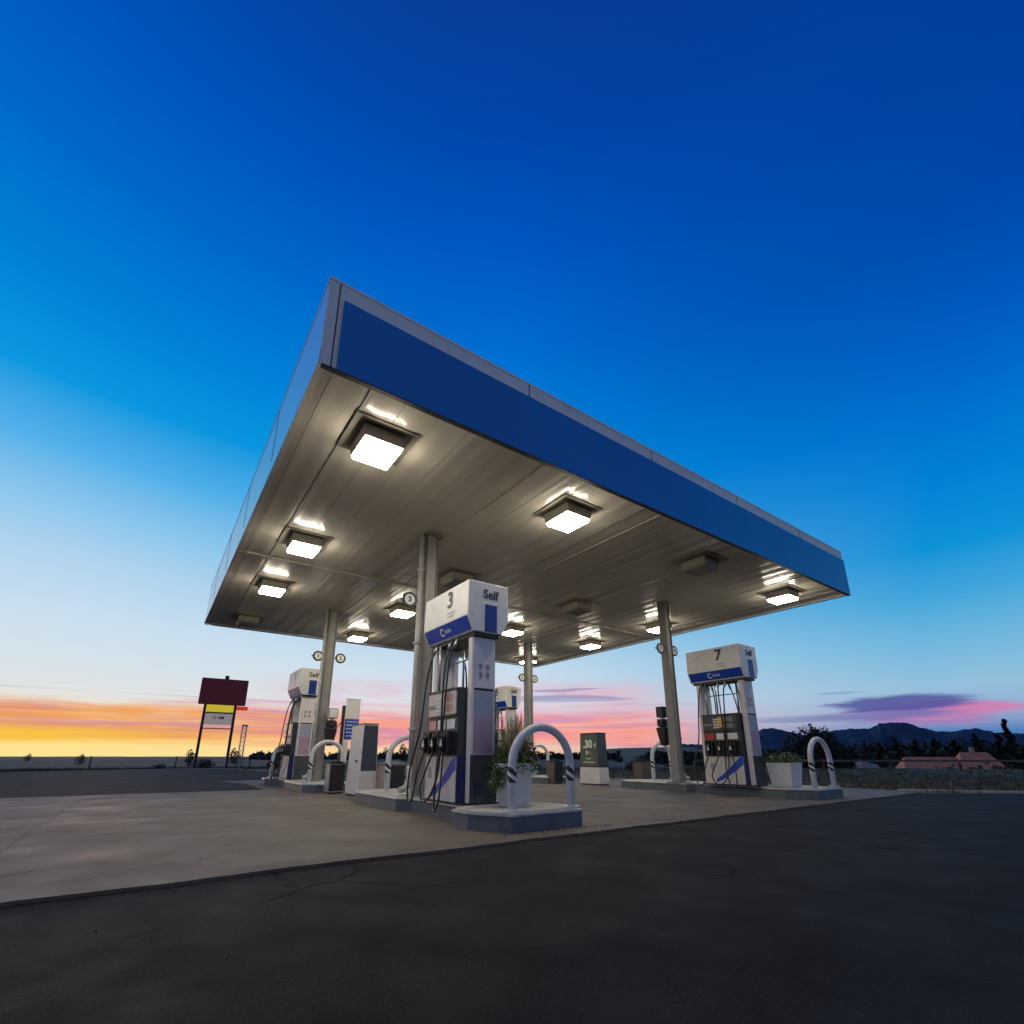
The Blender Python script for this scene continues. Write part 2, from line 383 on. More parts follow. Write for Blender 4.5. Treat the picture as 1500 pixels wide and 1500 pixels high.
# mountains: a range some six kilometres away with foothills in front
prof = [(-2,0),(6,.15),(12,.35),(15,.55),(17,.9),(18.7,1.35),(21,1.2),(23.3,1.35),(25.2,1.5),(25.9,2.5),(27.2,2.85),(28.6,2.5),(30,2.05),(32,2.35),(34.3,2.55),(35.5,2.5),(36.3,2.95),(38.2,3.0),(39,2.6),(40.2,2.15),(41.2,2.05),(42.6,2.3),(44.2,1.9),(46,1.75),(49,1.6),(54,2.0),(60,1.6),(70,1.9),(80,1.2),(95,.8),(110,0)]
def pf(az):
    for (a0,h0),(a1,h1) in zip(prof[:-1], prof[1:]):
        if a0 <= az <= a1: return h0+(h1-h0)*(az-a0)/(a1-a0)
    return 0
mb = MB(); NA = 520; ND = 26; vs = []; fs = []
for i in range(NA+1):
    az = -2+112*i/NA
    for j in range(ND+1):
        d = 4300+4200*j/ND; u = j/ND
        a = FWD_AZ - R(az)
        crest = math.exp(-((u-.42)/.13)**2)
        wob = noise.fractal(Vector((az*.35, d*.0016, 1)), 1.0, 2.0, 6)
        H = math.tan(R(max(0,pf(az)+(.11*noise.noise(Vector((az*1.9,0,0)))+.07*noise.noise(Vector((az*5.3,3,0))))*min(1,pf(az)))))*(4300+4200*.42)
        z = -10 + (H+10)*crest*(1+.0*wob) + (1-crest)*sstep(0,.3,u)*(1-sstep(.55,1,u))*(H*.45)*(1+.5*wob) + wob*H*.10*(1-crest)
        vs.append((CAMP.x+d*math.cos(a), CAMP.y+d*math.sin(a), max(z, -12)))
for i in range(NA):
    for j in range(ND):
        a = i*(ND+1)+j; fs.append((a, a+1, a+ND+2, a+ND+1))
mb.add(vs, fs, 0, False); tag(mb.build('mountains', M['mountain']), kind='structure')

# ------------------------------------------------------------------ foliage builders
def leaf_cards(mb, centre_fn, n, size, mi=0, rnd=random):
    for _ in range(n):
        c = Vector(centre_fn()); s_ = size*rnd.uniform(.5,1.3)
        a = Vector((rnd.gauss(0,1),rnd.gauss(0,1),rnd.gauss(0,.7))).normalized(); b = a.cross(Vector((rnd.gauss(0,1),rnd.gauss(0,1),rnd.gauss(0,1)))).normalized()
        mb.add([c-a*s_, c+b*s_*.45, c+a*s_, c-b*s_*.45], [(0,1,2,3)], mi)
def conifer(name, h, rad, n, seedv, label, cat='tree', group=None, base=.12, loc=(0,0,0)):
    rnd = random.Random(seedv); e = empty(name, loc, label, cat, group)
    t = MB(); t.tube([(0,0,-.3),(rnd.uniform(-.1,.1),0,h*.5),(0,0,h*.97)], [h*.022,h*.013,h*.003], 8); t.build('trunk', M['bark'], e)
    c = MB(); nb = int(h*5)
    for i in range(nb):
        u = base+(1-base)*(i/nb)**.9; z = u*h; L_ = rad*(1-((u-base)/(1-base))**1.15)*rnd.uniform(.55,1.1)+.05; a = rnd.uniform(0,6.28)
        d = Vector((math.cos(a), math.sin(a), rnd.uniform(-.35,.12)))
        for _ in range(max(4,int(n/nb))):
            k = rnd.random()**.7; p = Vector((0,0,z))+d*L_*k + Vector((rnd.gauss(0,.05),rnd.gauss(0,.05),rnd.gauss(0,.06)))*h*.25*.6
            s_ = h*.036*rnd.uniform(.6,1.5)
            q = Vector((rnd.gauss(0,1),rnd.gauss(0,1),rnd.gauss(0,.5))).normalized(); w = q.cross(Vector((0,0,1))).normalized()*s_*.4
            c.add([p-q*s_, p+w, p+q*s_, p-w], [(0,1,2,3)])
    c.build('crown', M['conifer'], e); return e
def bush(name, rx, ry, rz, n, leaf, m, seedv, label, cat, group=None, loc=(0,0,0), lobes=7):
    rnd = random.Random(seedv); e = empty(name, loc, label, cat, group)
    t = MB(); ls = []
    for i in range(lobes):
        a = rnd.uniform(0,6.28); k = rnd.uniform(0,.65); c = Vector((rx*k*math.cos(a), ry*k*math.sin(a), rz*rnd.uniform(.25,.75))); ls.append((c, rnd.uniform(.3,.5)))
        t.tube([(0,0,-.1), tuple(c*.5+Vector((0,0,.05))), tuple(c)], [rx*.04,rx*.025,rx*.01], 5)
    t.build('stem', M['bark'], e)
    def cf():
        c, k = rnd.choice(ls); v = Vector((rnd.gauss(0,1),rnd.gauss(0,1),rnd.gauss(0,1))).normalized()*rnd.uniform(.5,1.05)**.6
        p = c+Vector((v.x*rx*k*1.2, v.y*ry*k*1.2, v.z*rz*k)); p.z = max(p.z, .02); return p
    c = MB(); leaf_cards(c, cf, n, leaf, 0, rnd); c.build('foliage', m, e); return e
def at(azdeg, d, z=None):
    a = FWD_AZ - R(azdeg); x, y = CAMP.x+d*math.cos(a), CAMP.y+d*math.sin(a)
    return (x, y, terrain_h(x,y)-.05 if z is None else z)

G = 'dark trees beyond the road'
# conifers on the right: (az, dist, height, radius)
con = [ (44.6,116,8.9,2.2,'tallest dark conifer near the right edge, standing clear of the treeline'),
        (46.4,112,8.2,2.4,'dark conifer at the far right edge beside the tallest tree'),
        (44.0,122,7.2,2.4,'dark conifer just left of the tallest conifer'),
        (42.6,130,7.6,2.6,'broad dark conifer behind the right end of the red roof'),
        (41.2,126,6.6,2.5,'dark conifer rising behind the right part of the red roof'),
        (39.9,135,7.2,2.6,'dark conifer behind the ridge of the red roof'),
        (38.6,128,6.8,2.4,'dark conifer behind the middle of the red roof'),
        (37.2,124,7.0,2.5,'dark conifer behind the left end of the red roof'),
        (36.0,118,6.2,1.6,'slim dark conifer left of the red roofed house'),
        (34.9,112,6.4,1.5,'slim pointed conifer above the pale rocks'),
        (33.8,125,5.8,2.3,'low dark conifer right of the guard hoop of pump 7'),
        (32.6,132,6.0,2.5,'low dark conifer seen beside the guard hoop of pump 7')]
protoc = None
protos = [conifer('conifer_tree', 8, 2.2, 2600, 11, con[0][4], group=G), conifer('conifer_tree', 7, 2.5, 2600, 23, con[1][4], group=G)]
for i,(az,d,h,r,lb) in enumerate(con):
    p = protos[i%2]; hh = 8 if i%2==0 else 7; rr = 2.2 if i%2==0 else 2.5
    o = p if i < 2 else copy_tree(p, label=lb)
    o.location = at(az, d); o.rotation_euler.z = i*1.3; o.scale = (r/rr*1.15, r/rr*1.15, h/hh*1.25)
# big round dark tree behind the pump 7 hoop
bt = bush('round_tree', 2.2, 2.2, 2.75, 6500, .15, M['conifer'], 5, 'large round dark tree behind the guard hoop of pump 7', 'tree', loc=at(31.0,44,-.2), lobes=22)
# loose scrub wood far off
rnd = random.Random(31); wb = MB()
for i in range(2300):
    if i < 1600:
        az = rnd.uniform(15,62); d = rnd.uniform(130,420); top = rnd.uniform(.1,.75)+.75*sstep(24,40,az)*rnd.random()
        if az < 24: d = rnd.uniform(250,500); top *= .7
    else:
        az = rnd.uniform(-27,12); d = rnd.uniform(160,420); top = rnd.uniform(.0,.35)+(.35*rnd.random()**3); 
    x,y,z = at(az, d); h = max(1.2, .8+d*math.tan(R(top))-z); w_ = 1.0 if i < 1600 else .9
    for _ in range(16):
        u = rnd.random(); p = Vector((x+rnd.gauss(0,1)*(1.15-u)*1.7*w_, y+rnd.gauss(0,1)*(1.15-u)*1.7*w_, z+u*h)); s_ = rnd.uniform(.5,1.3)*d/240
        q = Vector((rnd.gauss(0,1),rnd.gauss(0,1),rnd.gauss(0,.8))).normalized(); w = q.cross(Vector((.1,.2,1))).normalized()*s_*.6
        wb.add([p-q*s_,p+w,p+q*s_,p-w], [(0,1,2,3)])
tag(wb.build('distant_wood', M['conifer']), 'dark scrubby wood spread over the land below the mountains', 'woodland', kind='stuff')

# small trees on the left and middle skyline
G2 = 'small trees on the skyline'
sk = [(-40.3,95,1.5,'lone dark bush on the skyline left of the maroon sign'),(-32.3,70,1.9,'dark shrub just left of the maroon sign posts'),
      (-28.5,85,2.3,'pointed tree between the posts of the maroon sign'),(-24.6,90,1.8,'dark tree under the narrow mast'),
      (-23.0,120,3.2,'pointed skyline tree right of the narrow mast'),(-21.1,120,2.8,'pointed skyline tree left of the far guard hoop'),
      (-18.0,130,3.0,'skyline tree behind pump 1'),(-13.9,110,2.9,'rounded skyline tree just right of the blue and white sign'),
      (-11.9,110,3.6,'taller skyline tree seen under the guard hoop by the bin'),(-10.6,115,3.2,'skyline tree beside the steel column of pump 3'),
      (8.2,150,3.4,'skyline tree left of the green price cabinet'),(17.0,90,3.2,'dark tree right of the green price cabinet'),(-43.6,150,1.6,'tiny bush far left on the skyline')]
s0 = bush('skyline_tree', .8, .8, 2.0, 500, .12, M['conifer'], 77, sk[0][3], 'tree', G2, lobes=6)
for i,(az,d,h,lb) in enumerate(sk):
    o = s0 if i == 0 else copy_tree(s0, label=lb)
    o.location = at(az,d); k = h/2.0; o.scale = (k*1.0,k*1.0,k*1.05); o.rotation_euler.z = i
G3 = 'low scrub bushes on the verge'
sh = [(-34.5,44,.45,'low scrub bush left of the maroon sign'),(-31.2,43,.75,'dark scrub bush at the left post of the maroon sign'),(-24.9,42,.65,'scrub bush right of the maroon sign'),
      (-23.0,46,.6,'scrub bush between maroon sign and far guard hoop'),(14.4,38,.9,'scrub bush right of the green price cabinet'),(13.4,30,.55,'small low shrub near the right side of the price cabinet'),
      (21.0,36,.8,'scrub bush left of pump 7'),(35.6,60,1.3,'dark scrub bush among the pale rocks'),(37.5,62,1.3,'scrub bush in front of the left end of the red roof'),
      (39.7,78,3.3,'dark bush standing before the middle of the red roof'),(41.1,80,3.6,'dark bush before the right part of the red roof'),(43.3,76,3.9,'grey green bush right of the red roofed house')]
b0 = bush('scrub_bush', 1.0, 1.0, .8, 500, .10, M['scrub'], 99, sh[0][3], 'bush', G3)
for i,(az,d,h,lb) in enumerate(sh):
    o = b0 if i == 0 else copy_tree(b0, label=lb)
    o.location = at(az,d); k = h/.8; o.scale = (k,k,k); o.rotation_euler.z = i*2.1
# rough grass on the verges
rnd = random.Random(5); gb = MB()
def tuft(x, y, z, h):
    for _ in range(4):
        a = rnd.uniform(0,6.28); w = Vector((math.cos(a),math.sin(a),0))*rnd.uniform(.006,.014)*max(1,h*6); tip = Vector((rnd.gauss(0,.3)*h, rnd.gauss(0,.3)*h, h*rnd.uniform(.6,1.2)))
        p = Vector((x+rnd.gauss(0,.05), y+rnd.gauss(0,.05), z-.01)); gb.add([p-w,p+w,p+tip], [(0,1,2)])
for _ in range(9000):
    az = rnd.uniform(18,60); d = 14.5+rnd.random()**1.4*30; x,y,_z = at(az,d)
    if x < 13.9 or (x < 20.5 and y < -.3-(x-14.0)*.93+.1): continue
    if az_dist(x,y)[1] > 31 and rnd.random() < .3: continue
    tuft(x,y,terrain_h(x,y), rnd.uniform(.05,.16))
for _ in range(7000):
    az = rnd.uniform(-56,-14); d = rnd.uniform(36,52); x,y,_z = at(az,d)
    if y < 31.6+(x+6.6)*.54 and x > -8: continue
    if y < 28 + (x+60)*.07 and x < -6: continue
    tuft(x,y,terrain_h(x,y), rnd.uniform(.08,.28))
for _ in range(2500):
    az = rnd.uniform(2,24); d = rnd.uniform(19,40); x,y,_z = at(az,d)
    if x < 13 and y < 14: continue
    tuft(x,y,terrain_h(x,y), rnd.uniform(.05,.2))
tag(gb.build('verge_grass', M['scrub']), 'rough dry grass on the verges around the forecourt', 'grass', kind='stuff')

# pale boulders right of the hoop and low guard rail
rnd = random.Random(8); G4 = 'pale boulders on the slope'
rb = MB(); bm = bmesh.new(); bmesh.ops.create_icosphere(bm, subdivisions=2, radius=1)
for v in bm.verts: v.co *= 1+.28*noise.noise(v.co*1.7); v.co.z *= .7
rb.add([v.co[:] for v in bm.verts], [tuple(v.index for v in f.verts) for f in bm.faces]); bm.free()
r0 = rb.build('boulder', M['rock'])
spots = [(33.2,58,1.0,'left end boulder of the pale rocks, nearest the guard hoop'),(33.9,60,.8,'second boulder from the left among the pale rocks'),(34.6,57,1.1,'third boulder from the left among the pale rocks'),(35.4,61,.9,'fourth boulder from the left among the pale rocks'),(36.1,59,1.0,'boulder at the right end of the pale rocks, by the house')]
for i,(az,d,s_,lb) in enumerate(spots):
    o = r0 if i==0 else r0.copy()
    if i: COL.objects.link(o)
    tag(o, lb, 'boulder', G4); x,y,z = at(az,d); o.location = (x,y,z+s_*1.9); o.scale = (s_*1.3,s_,s_*1.1); o.rotation_euler.z = i*1.7
    # rocks sit on a spoil bank
bk = MB(); pts = [at(32.4+i*.35, 58) for i in range(13)]
for (a,b_) in zip(pts[:-1],pts[1:]):
    bk.add([(a[0]+2,a[1]+2,a[2]-.6),(b_[0]+2,b_[1]+2,b_[2]-.6),(b_[0],b_[1],b_[2]+2.1+rnd.uniform(-.2,.2)),(a[0],a[1],a[2]+2.1),(a[0]-2.2,a[1]-2.2,a[2]-.6),(b_[0]-2.2,b_[1]-2.2,b_[2]-.6)],[(0,1,2,3),(3,2,5,4)],0,True)
tag(bk.build('hillside', M['field']), kind='structure')

# guard rail along the far road
def guard_rail():
    e = empty('guard_rail', at(36,41), 'long low pale metal guard rail across the field at right', 'guard rail')
    inv = Vector(e.location); A = Vector((27,14.8,0)); B = Vector((62,-17,0)); d = (B-A); n = d.normalized(); side = Vector((-n.y,n.x,0))
    r = MB(); L_ = d.length
    for w,z0,z1 in ((.0,.30,.34),(.04,.34,.37),(.0,.37,.41)):
        p0 = A+side*w-inv; p1 = B+side*w-inv; th = side*.04
        r.add([tuple(p+Vector((0,0,z+.2-(.0)))) for p in (p0-th,p1-th,p1+th,p0+th) for z in (z0,z1)], [(0,2,3,1),(2,4,5,3),(4,6,7,5),(6,0,1,7),(1,3,5,7),(0,6,4,2)])
    r.build('rail', M['railmetal'], e)
    k = 0
    while k*3.8 < L_:
        p = A+n*k*3.8+side*.14-inv; q = MB(); q.box(p.x-.06,p.x+.06,p.y-.06,p.y+.06,-.8-inv.z,.52); q.build('post', M['post'], e); k += 1
guard_rail()

# house with a red roof
def house():
    x,y,z = at(40.3, 86); e = empty('house', (x,y,z), 'low house with a reddish tiled gable roof beyond the guard rail', 'house')
    ang = FWD_AZ - R(40.3); e.rotation_euler.z = ang - R(90) + R(14); e.scale = (.66,.8,.96)
    w = MB(); w.box(-6.8,1.2,-3,3,-.5,3.7); w.box(1.4,7.0,-4.5,3,-.5,3.7); w.build('wall', M['housewall'], e)
    zb = 3.7
    rf = MB()
    rf.add([(-7.3,-3.5,zb),(1.6,-3.5,zb),(1.6,3.5,zb),(-7.3,3.5,zb),(-6.2,0,zb+1.5),(1.6,0,zb+1.5)], [(0,1,5,4),(1,2,5),(2,3,4,5),(3,0,4),(0,3,2,1)])
    rf.add([(1.0,-5.0,zb-.02),(7.5,-5.0,zb-.02),(7.5,3.5,zb-.02),(1.0,3.5,zb-.02),(2.4,-.6,zb+2.1),(6.4,-.6,zb+2.1)], [(0,1,5,4),(1,2,5),(2,3,4,5),(3,0,4),(0,3,2,1)])
    r = rf.build('roof', M['roof'], e); MB().box(3.9,4.5,-1.2,-.6,zb+1.2,zb+2.7).build('chimney', M['housewall'], r)
    for wx in (-5.2,-2.6,0):
        f = MB().box(wx-.5,wx+.5,-3.03,-2.98,1.2,2.2).build('window', M['window'], e)
    MB().box(3.2,5.2,-4.54,-4.48,.9,2.2).build('window', M['window'], e)
house()

# wire fence posts at left, sparse
fe = empty('wire_fence', at(-30,39), 'thin wire fence on dark wooden posts along the verge behind the maroon sign', 'fence')
fl = Vector(fe.location); pts = [at(-52+6.2*i, 49) for i in range(7)]
for p in pts:
    q = Vector(p)-fl; MB().tube([(q.x,q.y,-.2+p[2]-fl.z),(q.x+.02,q.y,p[2]-fl.z+1.05)], .045, 7).build('post', M['post'], fe)
wv = MB()
for zz in (.45,.75,1.05):
    for a,b_ in zip(pts[:-1],pts[1:]):
        qa, qb = Vector(a)-fl, Vector(b_)-fl; wv.tube([(qa.x,qa.y,qa.z+zz),((qa.x+qb.x)/2,(qa.y+qb.y)/2,(qa.z+qb.z)/2+zz-.04),(qb.x,qb.y,qb.z+zz)], .006, 4)
wv.build('wire', M['galv'], fe)

# ------------------------------------------------------------------ maroon pylon sign, mast
e = empty('pylon_sign', (3.35,40,-.2), 'tall two post sign with a blank maroon board over yellow and pale panels', 'sign')
MB().box(-1.58,1.62,-.16,.16,4.85,6.85,0,.03).build('board', M['maroon'], e)
MB().box(-.05,.22,-.1,.1,6.86,7.12).build('lamp_cap', M['post'], e)
for x in (-1.08,.96): MB().box(x-.09,x+.09,-.1,.1,-.4,4.84).build('post', M['post'], e)
MB().box(-.98,.86,-.09,.09,4.30,4.83).build('yellow_panel', M['signyellow'], e)
MB().box(-.98,.86,-.11,.11,4.18,4.29).build('yellow_panel', M['greensign'], e)
p = MB().box(-.98,.86,-.09,.09,3.35,4.16).build('pale_panel', M['signlit'], e)
text_mb('11 AM', .30, M['print'], 'lettering', p, face_negy(-.1,-.095,3.86), bold=.01)
MB().box(-.98,.86,-.05,.05,3.02,3.10).build('crossbar', M['greyprint'], e)
MB().box(1.06,1.85,-.06,.06,4.50,4.80,0,.02).build('red_panel', M['redlit'], e)

e = empty('lattice_mast', (7.85,60,-.2), 'narrow pale lattice mast right of the maroon sign', 'mast')
mb = MB(); w = .22; 
for sx,sy in ((-1,-1),(1,-1),(1,1),(-1,1)): mb.tube([(sx*w,sy*w,-.3),(sx*w,sy*w,4.4)], .035, 5)
for i in range(9):
    z0 = i*.48; mb.tube([(-w,-w,z0),(w,-w,z0+.48)], .022, 4); mb.tube([(w,w,z0),(-w,w,z0+.48)], .022, 4); mb.tube([(-w,w,z0),(-w,-w,z0+.48)], .022, 4); mb.tube([(w,-w,z0),(w,w,z0+.48)], .022, 4)
mb.build('frame', M['galv'], e); MB().box(-.30,.30,-.26,.26,4.3,4.5).build('head', M['signpale'], e)

# ------------------------------------------------------------------ canopy
can = empty('canopy', (CW/2, CD/2, 0), 'large flat petrol station canopy with a blue band and white trim on steel columns', 'canopy')
ox, oy = -CW/2, -CD/2
# soffit of pressed metal pans running front to back, in two lengths
P = .4064; seams_wide = (2.60, 7.6)
for part,(y0,y1) in enumerate(((.06,5.76),(5.86,CD-.06))):
    prof = []; x = .155; k = 0
    zb = CAN
    xs = []
    while x < CW-.06:
        x1 = min(x+P, CW-.06)
        deep = .016 if k in (0,6,12,18,24) else .004
        wv_ = .018 if k in (0,6,12,18,24) else .008
        xs += [(x, zb+.012), (x+.003, zb), (x+wv_, zb), (x+wv_+.004, zb+deep), (x+.05, zb+deep*.9)]
        for q in range(1,6): 
            t = q/6; xs.append((x+.05+(x1-x-.055)*t, zb+deep*.9+.0035*math.sin(t*math.pi*2+k)))
        xs.append((x1-.003, zb+deep)); x = x1; k += 1
    s_ = MB()
    for (xa,za),(xb,zb2) in zip(xs[:-1], xs[1:]):
        s_.add([(ox+xa,oy+y0,za),(ox+xb,oy+y0,zb2),(ox+xb,oy+y1,zb2),(ox+xa,oy+y1,za)], [(0,1,2,3)])
    s_.build('soffit_panels', M['soffit'], can)
MB().box(ox+.05,ox+CW-.05,oy+5.72,oy+5.90,CAN-.012,CAN+.05,0,.004).build('cross_seam', M['soffit'], can)
MB().box(ox+.04,ox+.15,oy+.04,oy+CD-.04,CAN-.006,CAN+.05).build('edge_trim', M['soffit'], can)
MB().box(ox+.04,ox+CW-.04,oy+.04,oy+CD-.04,CAN+.06,CAN+FH-.15).build('deck', M['fascia'], can)
# fascias: front (-y), back, left (-x), right: white sheet with a blue band panel fixed to it
def fascia(kind):
    m = MB(); bl = MB(); dr = MB(); seams = []
    t = .04
    if kind in ('front','back'):
        s_ = -1 if kind=='front' else 1; yo = oy if s_<0 else oy+CD
        ya, yb = (yo, yo+t) if s_<0 else (yo-t, yo)
        m.box(ox+.003,ox+CW-.003,ya,yb,CAN-.02,CAN+FH)
        bl_y = (yo-.028, yo) if s_<0 else (yo, yo+.028)
        bl.box(ox+.165,ox+CW-.01,bl_y[0],bl_y[1],CAN-.03,CAN+FH-.215)
        dr.box(ox+.02,ox+CW-.01,bl_y[0],bl_y[1]+(.03 if s_<0 else -.03),CAN-.048,CAN-.0305)
        cap = (yo-.006, yo+t+.02) if s_<0 else (yo-t-.02, yo+.006)
        m.box(ox-.006,ox+CW+.006,cap[0],cap[1],CAN+FH,CAN+FH+.035)
        x = .11
        while x < CW:
            seams.append((ox+x-.006,ox+x+.006,yo-.004 if s_<0 else yo,yo if s_<0 else yo+.004,(CAN-.02) if x<.12 else CAN+FH-.2,CAN+FH-.002)); x += 2.555
    else:
        s_ = -1 if kind=='left' else 1; xo = ox if s_<0 else ox+CW
        xa, xb = (xo, xo+t) if s_<0 else (xo-t, xo)
        m.box(xa,xb,oy+t,oy+CD-t,CAN-.02,CAN+FH)
        cap = (xo-.006, xo+t+.02) if s_<0 else (xo-t-.02, xo+.006)
        m.box(cap[0],cap[1],oy+t+.021,oy+CD-t-.021,CAN+FH,CAN+FH+.035)
        if s_ > 0: bl.box(xo,xo+.028,oy+.01,oy+CD-.01,CAN-.03,CAN+FH-.215)
        else: m.box(xo-.012,xo,oy+.002,oy+CD-.03,CAN-.03,CAN+.16)
        y = 2.555
        while y < CD:
            seams.append(((xo-.004) if s_<0 else xo, xo if s_<0 else xo+.004, oy+y-.006, oy+y+.006, CAN+.17 if s_<0 else CAN+FH-.2, CAN+FH-.002)); y += 2.555
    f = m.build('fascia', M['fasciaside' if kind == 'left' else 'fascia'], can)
    if dr.v: dr.build('drip_edge', M['print'], f)
    if bl.v: bl.build('blue_band', M['blue'], f)
    for q in seams: MB().box(*q).build('seam', M['print'], f)
for k in ('front','back','left','right'): fascia(k)
# columns (parts of the canopy) with base plates and downspouts
cols = [(2.76,3.02,-1),(2.76,8.85,-1),(9.42,3.13,1),(9.42,8.85,1)]
for (x,y,s_) in cols:
    lx, ly = ox+x, oy+y; c = MB(); h = .105; f = .012; wd = .105
    # H section: two flanges and a web
    for sx in (-1,1): c.box(lx+sx*h-(f if sx>0 else 0), lx+sx*h+(f if sx<0 else 0), ly-wd, ly+wd, ISL+.02, CAN+.02, 0, .003)
    c.box(lx-h+f, lx+h-f, ly-.075, ly-.062, ISL+.02, CAN+.02)
    c.box(lx-h+f, lx+h-f, ly+.062, ly+.075, ISL+.02, CAN+.02)
    co = c.build('column', M['steel'], can)
    MB().box(lx-.2,lx+.2,ly-.2,ly+.2,ISL+.001,ISL+.02,0,.004).box(lx-.17,lx+.17,ly-.17,ly+.17,CAN-.03,CAN-.013).build('base_plate', M['steel'], co)
    px = lx + s_*(h+.055); d = MB(); d.tube([(px,ly,CAN+.02),(px,ly,1.5),(px,ly,ISL+.42)], .042, 12)
    d.tube([(px,ly,ISL+.45),(px,ly,ISL+.26),(px+s_*.03,ly-.01,ISL+.16),(px+s_*.10,ly-.02,ISL+.10),(px+s_*.17,ly-.02,ISL+.09)], .048, 12)
    for zz in (1.2,2.6,3.9): d.box(px-.055,px+.055,ly-.05,ly+.05,zz,zz+.03)
    d.build('downspout', M['pipe'], co)

# canopy lights (hang from the canopy: things of their own)
GL = 'square box lights under the canopy'
def light(lit, loc, label):
    e = empty('canopy_light', loc, label, 'ceiling light', GL)
    MB().box(-.40,.40,-.40,.40,-.012,.003,0,.003).build('mounting_plate', M['flange'], e)
    hb = MB(); hb.add([(-.26,-.28,-.02),(.26,-.28,-.02),(.26,.28,-.02),(-.26,.28,-.02),(-.245,-.265,-.175),(.245,-.265,-.175),(.245,.265,-.175),(-.245,.265,-.175)], [(0,1,5,4),(1,2,6,5),(2,3,7,6),(3,0,4,7),(0,3,2,1),(4,5,6,7)])
    hb.build('housing', M['fixture'], e, bevel=.008)
    ln = MB(); ln.add([(-.235,-.255,-.176),(.235,-.255,-.176),(.235,.255,-.176),(-.235,.255,-.176),(-.22,-.24,-.222),(.22,-.24,-.222),(.22,.24,-.222),(-.22,.24,-.222)], [(0,1,5,4),(1,2,6,5),(2,3,7,6),(3,0,4,7),(0,3,2,1),(4,5,6,7)])
    ln.build('lens', M['lens' if lit else 'lensoff'], e); return e
Lx = (.95,4.12,7.70,11.0); Ly = (.89,4.50,7.38,10.9)
col_n = ('leftmost','second','third','rightmost'); row_n = ('front','second','third','rear')
unlit = {(2,0),(1,1),(2,1),(0,3),(2,3)}
L1 = light(True, (Lx[0],Ly[0],CAN), 'lit box light nearest the front left corner of the canopy'); L0 = None
special = {(1,0):'lit box light near the blue fascia, second along the front edge', (3,0):'lit box light at the right corner of the canopy above pump 7',
           (2,0):'switched off box light near the blue fascia, dark boxy housing'}
for i,x in enumerate(Lx):
    for j,y in enumerate(Ly):
        if (i,j) == (0,0): continue
        lb = special.get((i,j)) or ('%s box light in the %s row from the blue fascia, %s along that row' % ('switched off' if (i,j) in unlit else 'lit', row_n[j], col_n[i]))
        if (i,j) in unlit:
            if L0 is None: L0 = light(False, (x,y,CAN), lb)
            else: copy_tree(L0, (x,y,CAN), lb)
        else: copy_tree(L1, (x,y,CAN), lb)

# ------------------------------------------------------------------ fuel islands
def island(cx, y0, nose_at_y0, label, flip=False, wl=0, wr=0, y1=4.95):
    """dog-bone island: wide nose, narrow waist under the pump, wide tail under the column"""
    e = empty('fuel_island', (cx, (y0+y1)/2, 0), label, 'fuel island', 'raised concrete fuel islands')
    n = [(-.52,0),(.52,0),(.78,.55),(.78,.85),(.52,1.08)]
    poly = [(-.50,.0),(.50,.0),(.72,.5),(.72,.85),(.48,1.05),(.36,1.10),(.36,2.62),(.48,2.75),(.48,4.55),(.25,4.85),(-.45,4.85),(-.62,4.55),(-.62,2.75),(-.46,2.62),(-.46,1.10),(-.55,1.05),(-.74,.85),(-.74,.5)]
    if flip: poly = [(x, 4.85-y) for x,y in poly][::-1]
    cy = (y0+y1)/2 - y0
    poly = [(x, y-cy) for x,y in poly]
    MB().prism(poly, -.03, ISL-.035).build('side', M['islside'], e, bevel=.012)
    c = Vector((0,0)); big = [(x*1.02, y*1.004) for x,y in poly]
    MB().prism(big, ISL-.034, ISL-.004).build('steel_edge', M['galv'], e, bevel=.008)
    small = [(x*.95, y*.99) for x,y in poly]
    MB().prism(small, ISL-.0035, ISL).build('top', M['isltop'], e)
    return e
island(2.95, .10, True, 'raised fuel island carrying pump 3, nearest the camera')
island(9.88, .08, True, 'raised fuel island carrying pump 7, right foreground of the forecourt')
island(2.78, 7.35, False, 'raised fuel island carrying pump 1, behind the white cabinet', flip=True, y1=12.2)
island(9.44, 7.35, False, 'raised fuel island carrying pump 5, seen far behind the near plants', flip=True, y1=12.2)

# ------------------------------------------------------------------ pumps
EMB = 1
def crv(pts, n=10):
    P_ = [Vector(p) for p in pts]; P_ = [P_[0]*2-P_[1]]+P_+[P_[-1]*2-P_[-2]]; out = []
    for i in range(1, len(P_)-2):
        for k in range(n):
            t = k/n; a,b_,c,d = P_[i-1],P_[i],P_[i+1],P_[i+2]
            out.append(.5*((2*b_)+(c-a)*t+(2*a-5*b_+4*c-d)*t*t+(3*b_-a-3*c+d)*t**3))
    out.append(P_[-2]); return out

def nozzle_mb(s, y, z):
    """pump nozzle hanging in its boot on the side s (-1 / +1)"""
    m = MB(); x = s*.41
    m.tube([(x,y,z-.02),(x-s*.01,y,z+.08),(x-s*.03,y,z+.20),(x-s*.05,y,z+.24)], [.026,.036,.032,.02], 10)
    m.box(x-.034,x+.034,y-.034,y+.034,z+.03,z+.17,0,.012)
    m.tube([(x-s*.03,y,z+.20),(x-s*.08,y,z+.24),(x-s*.13,y,z+.17)], [.020,.017,.013], 8)
    m.tube([(x+s*.02,y,z+.17),(x+s*.075,y,z+.12),(x+s*.07,y,z+.03),(x+s*.005,y,z-.01)], .009, 6)
    return m

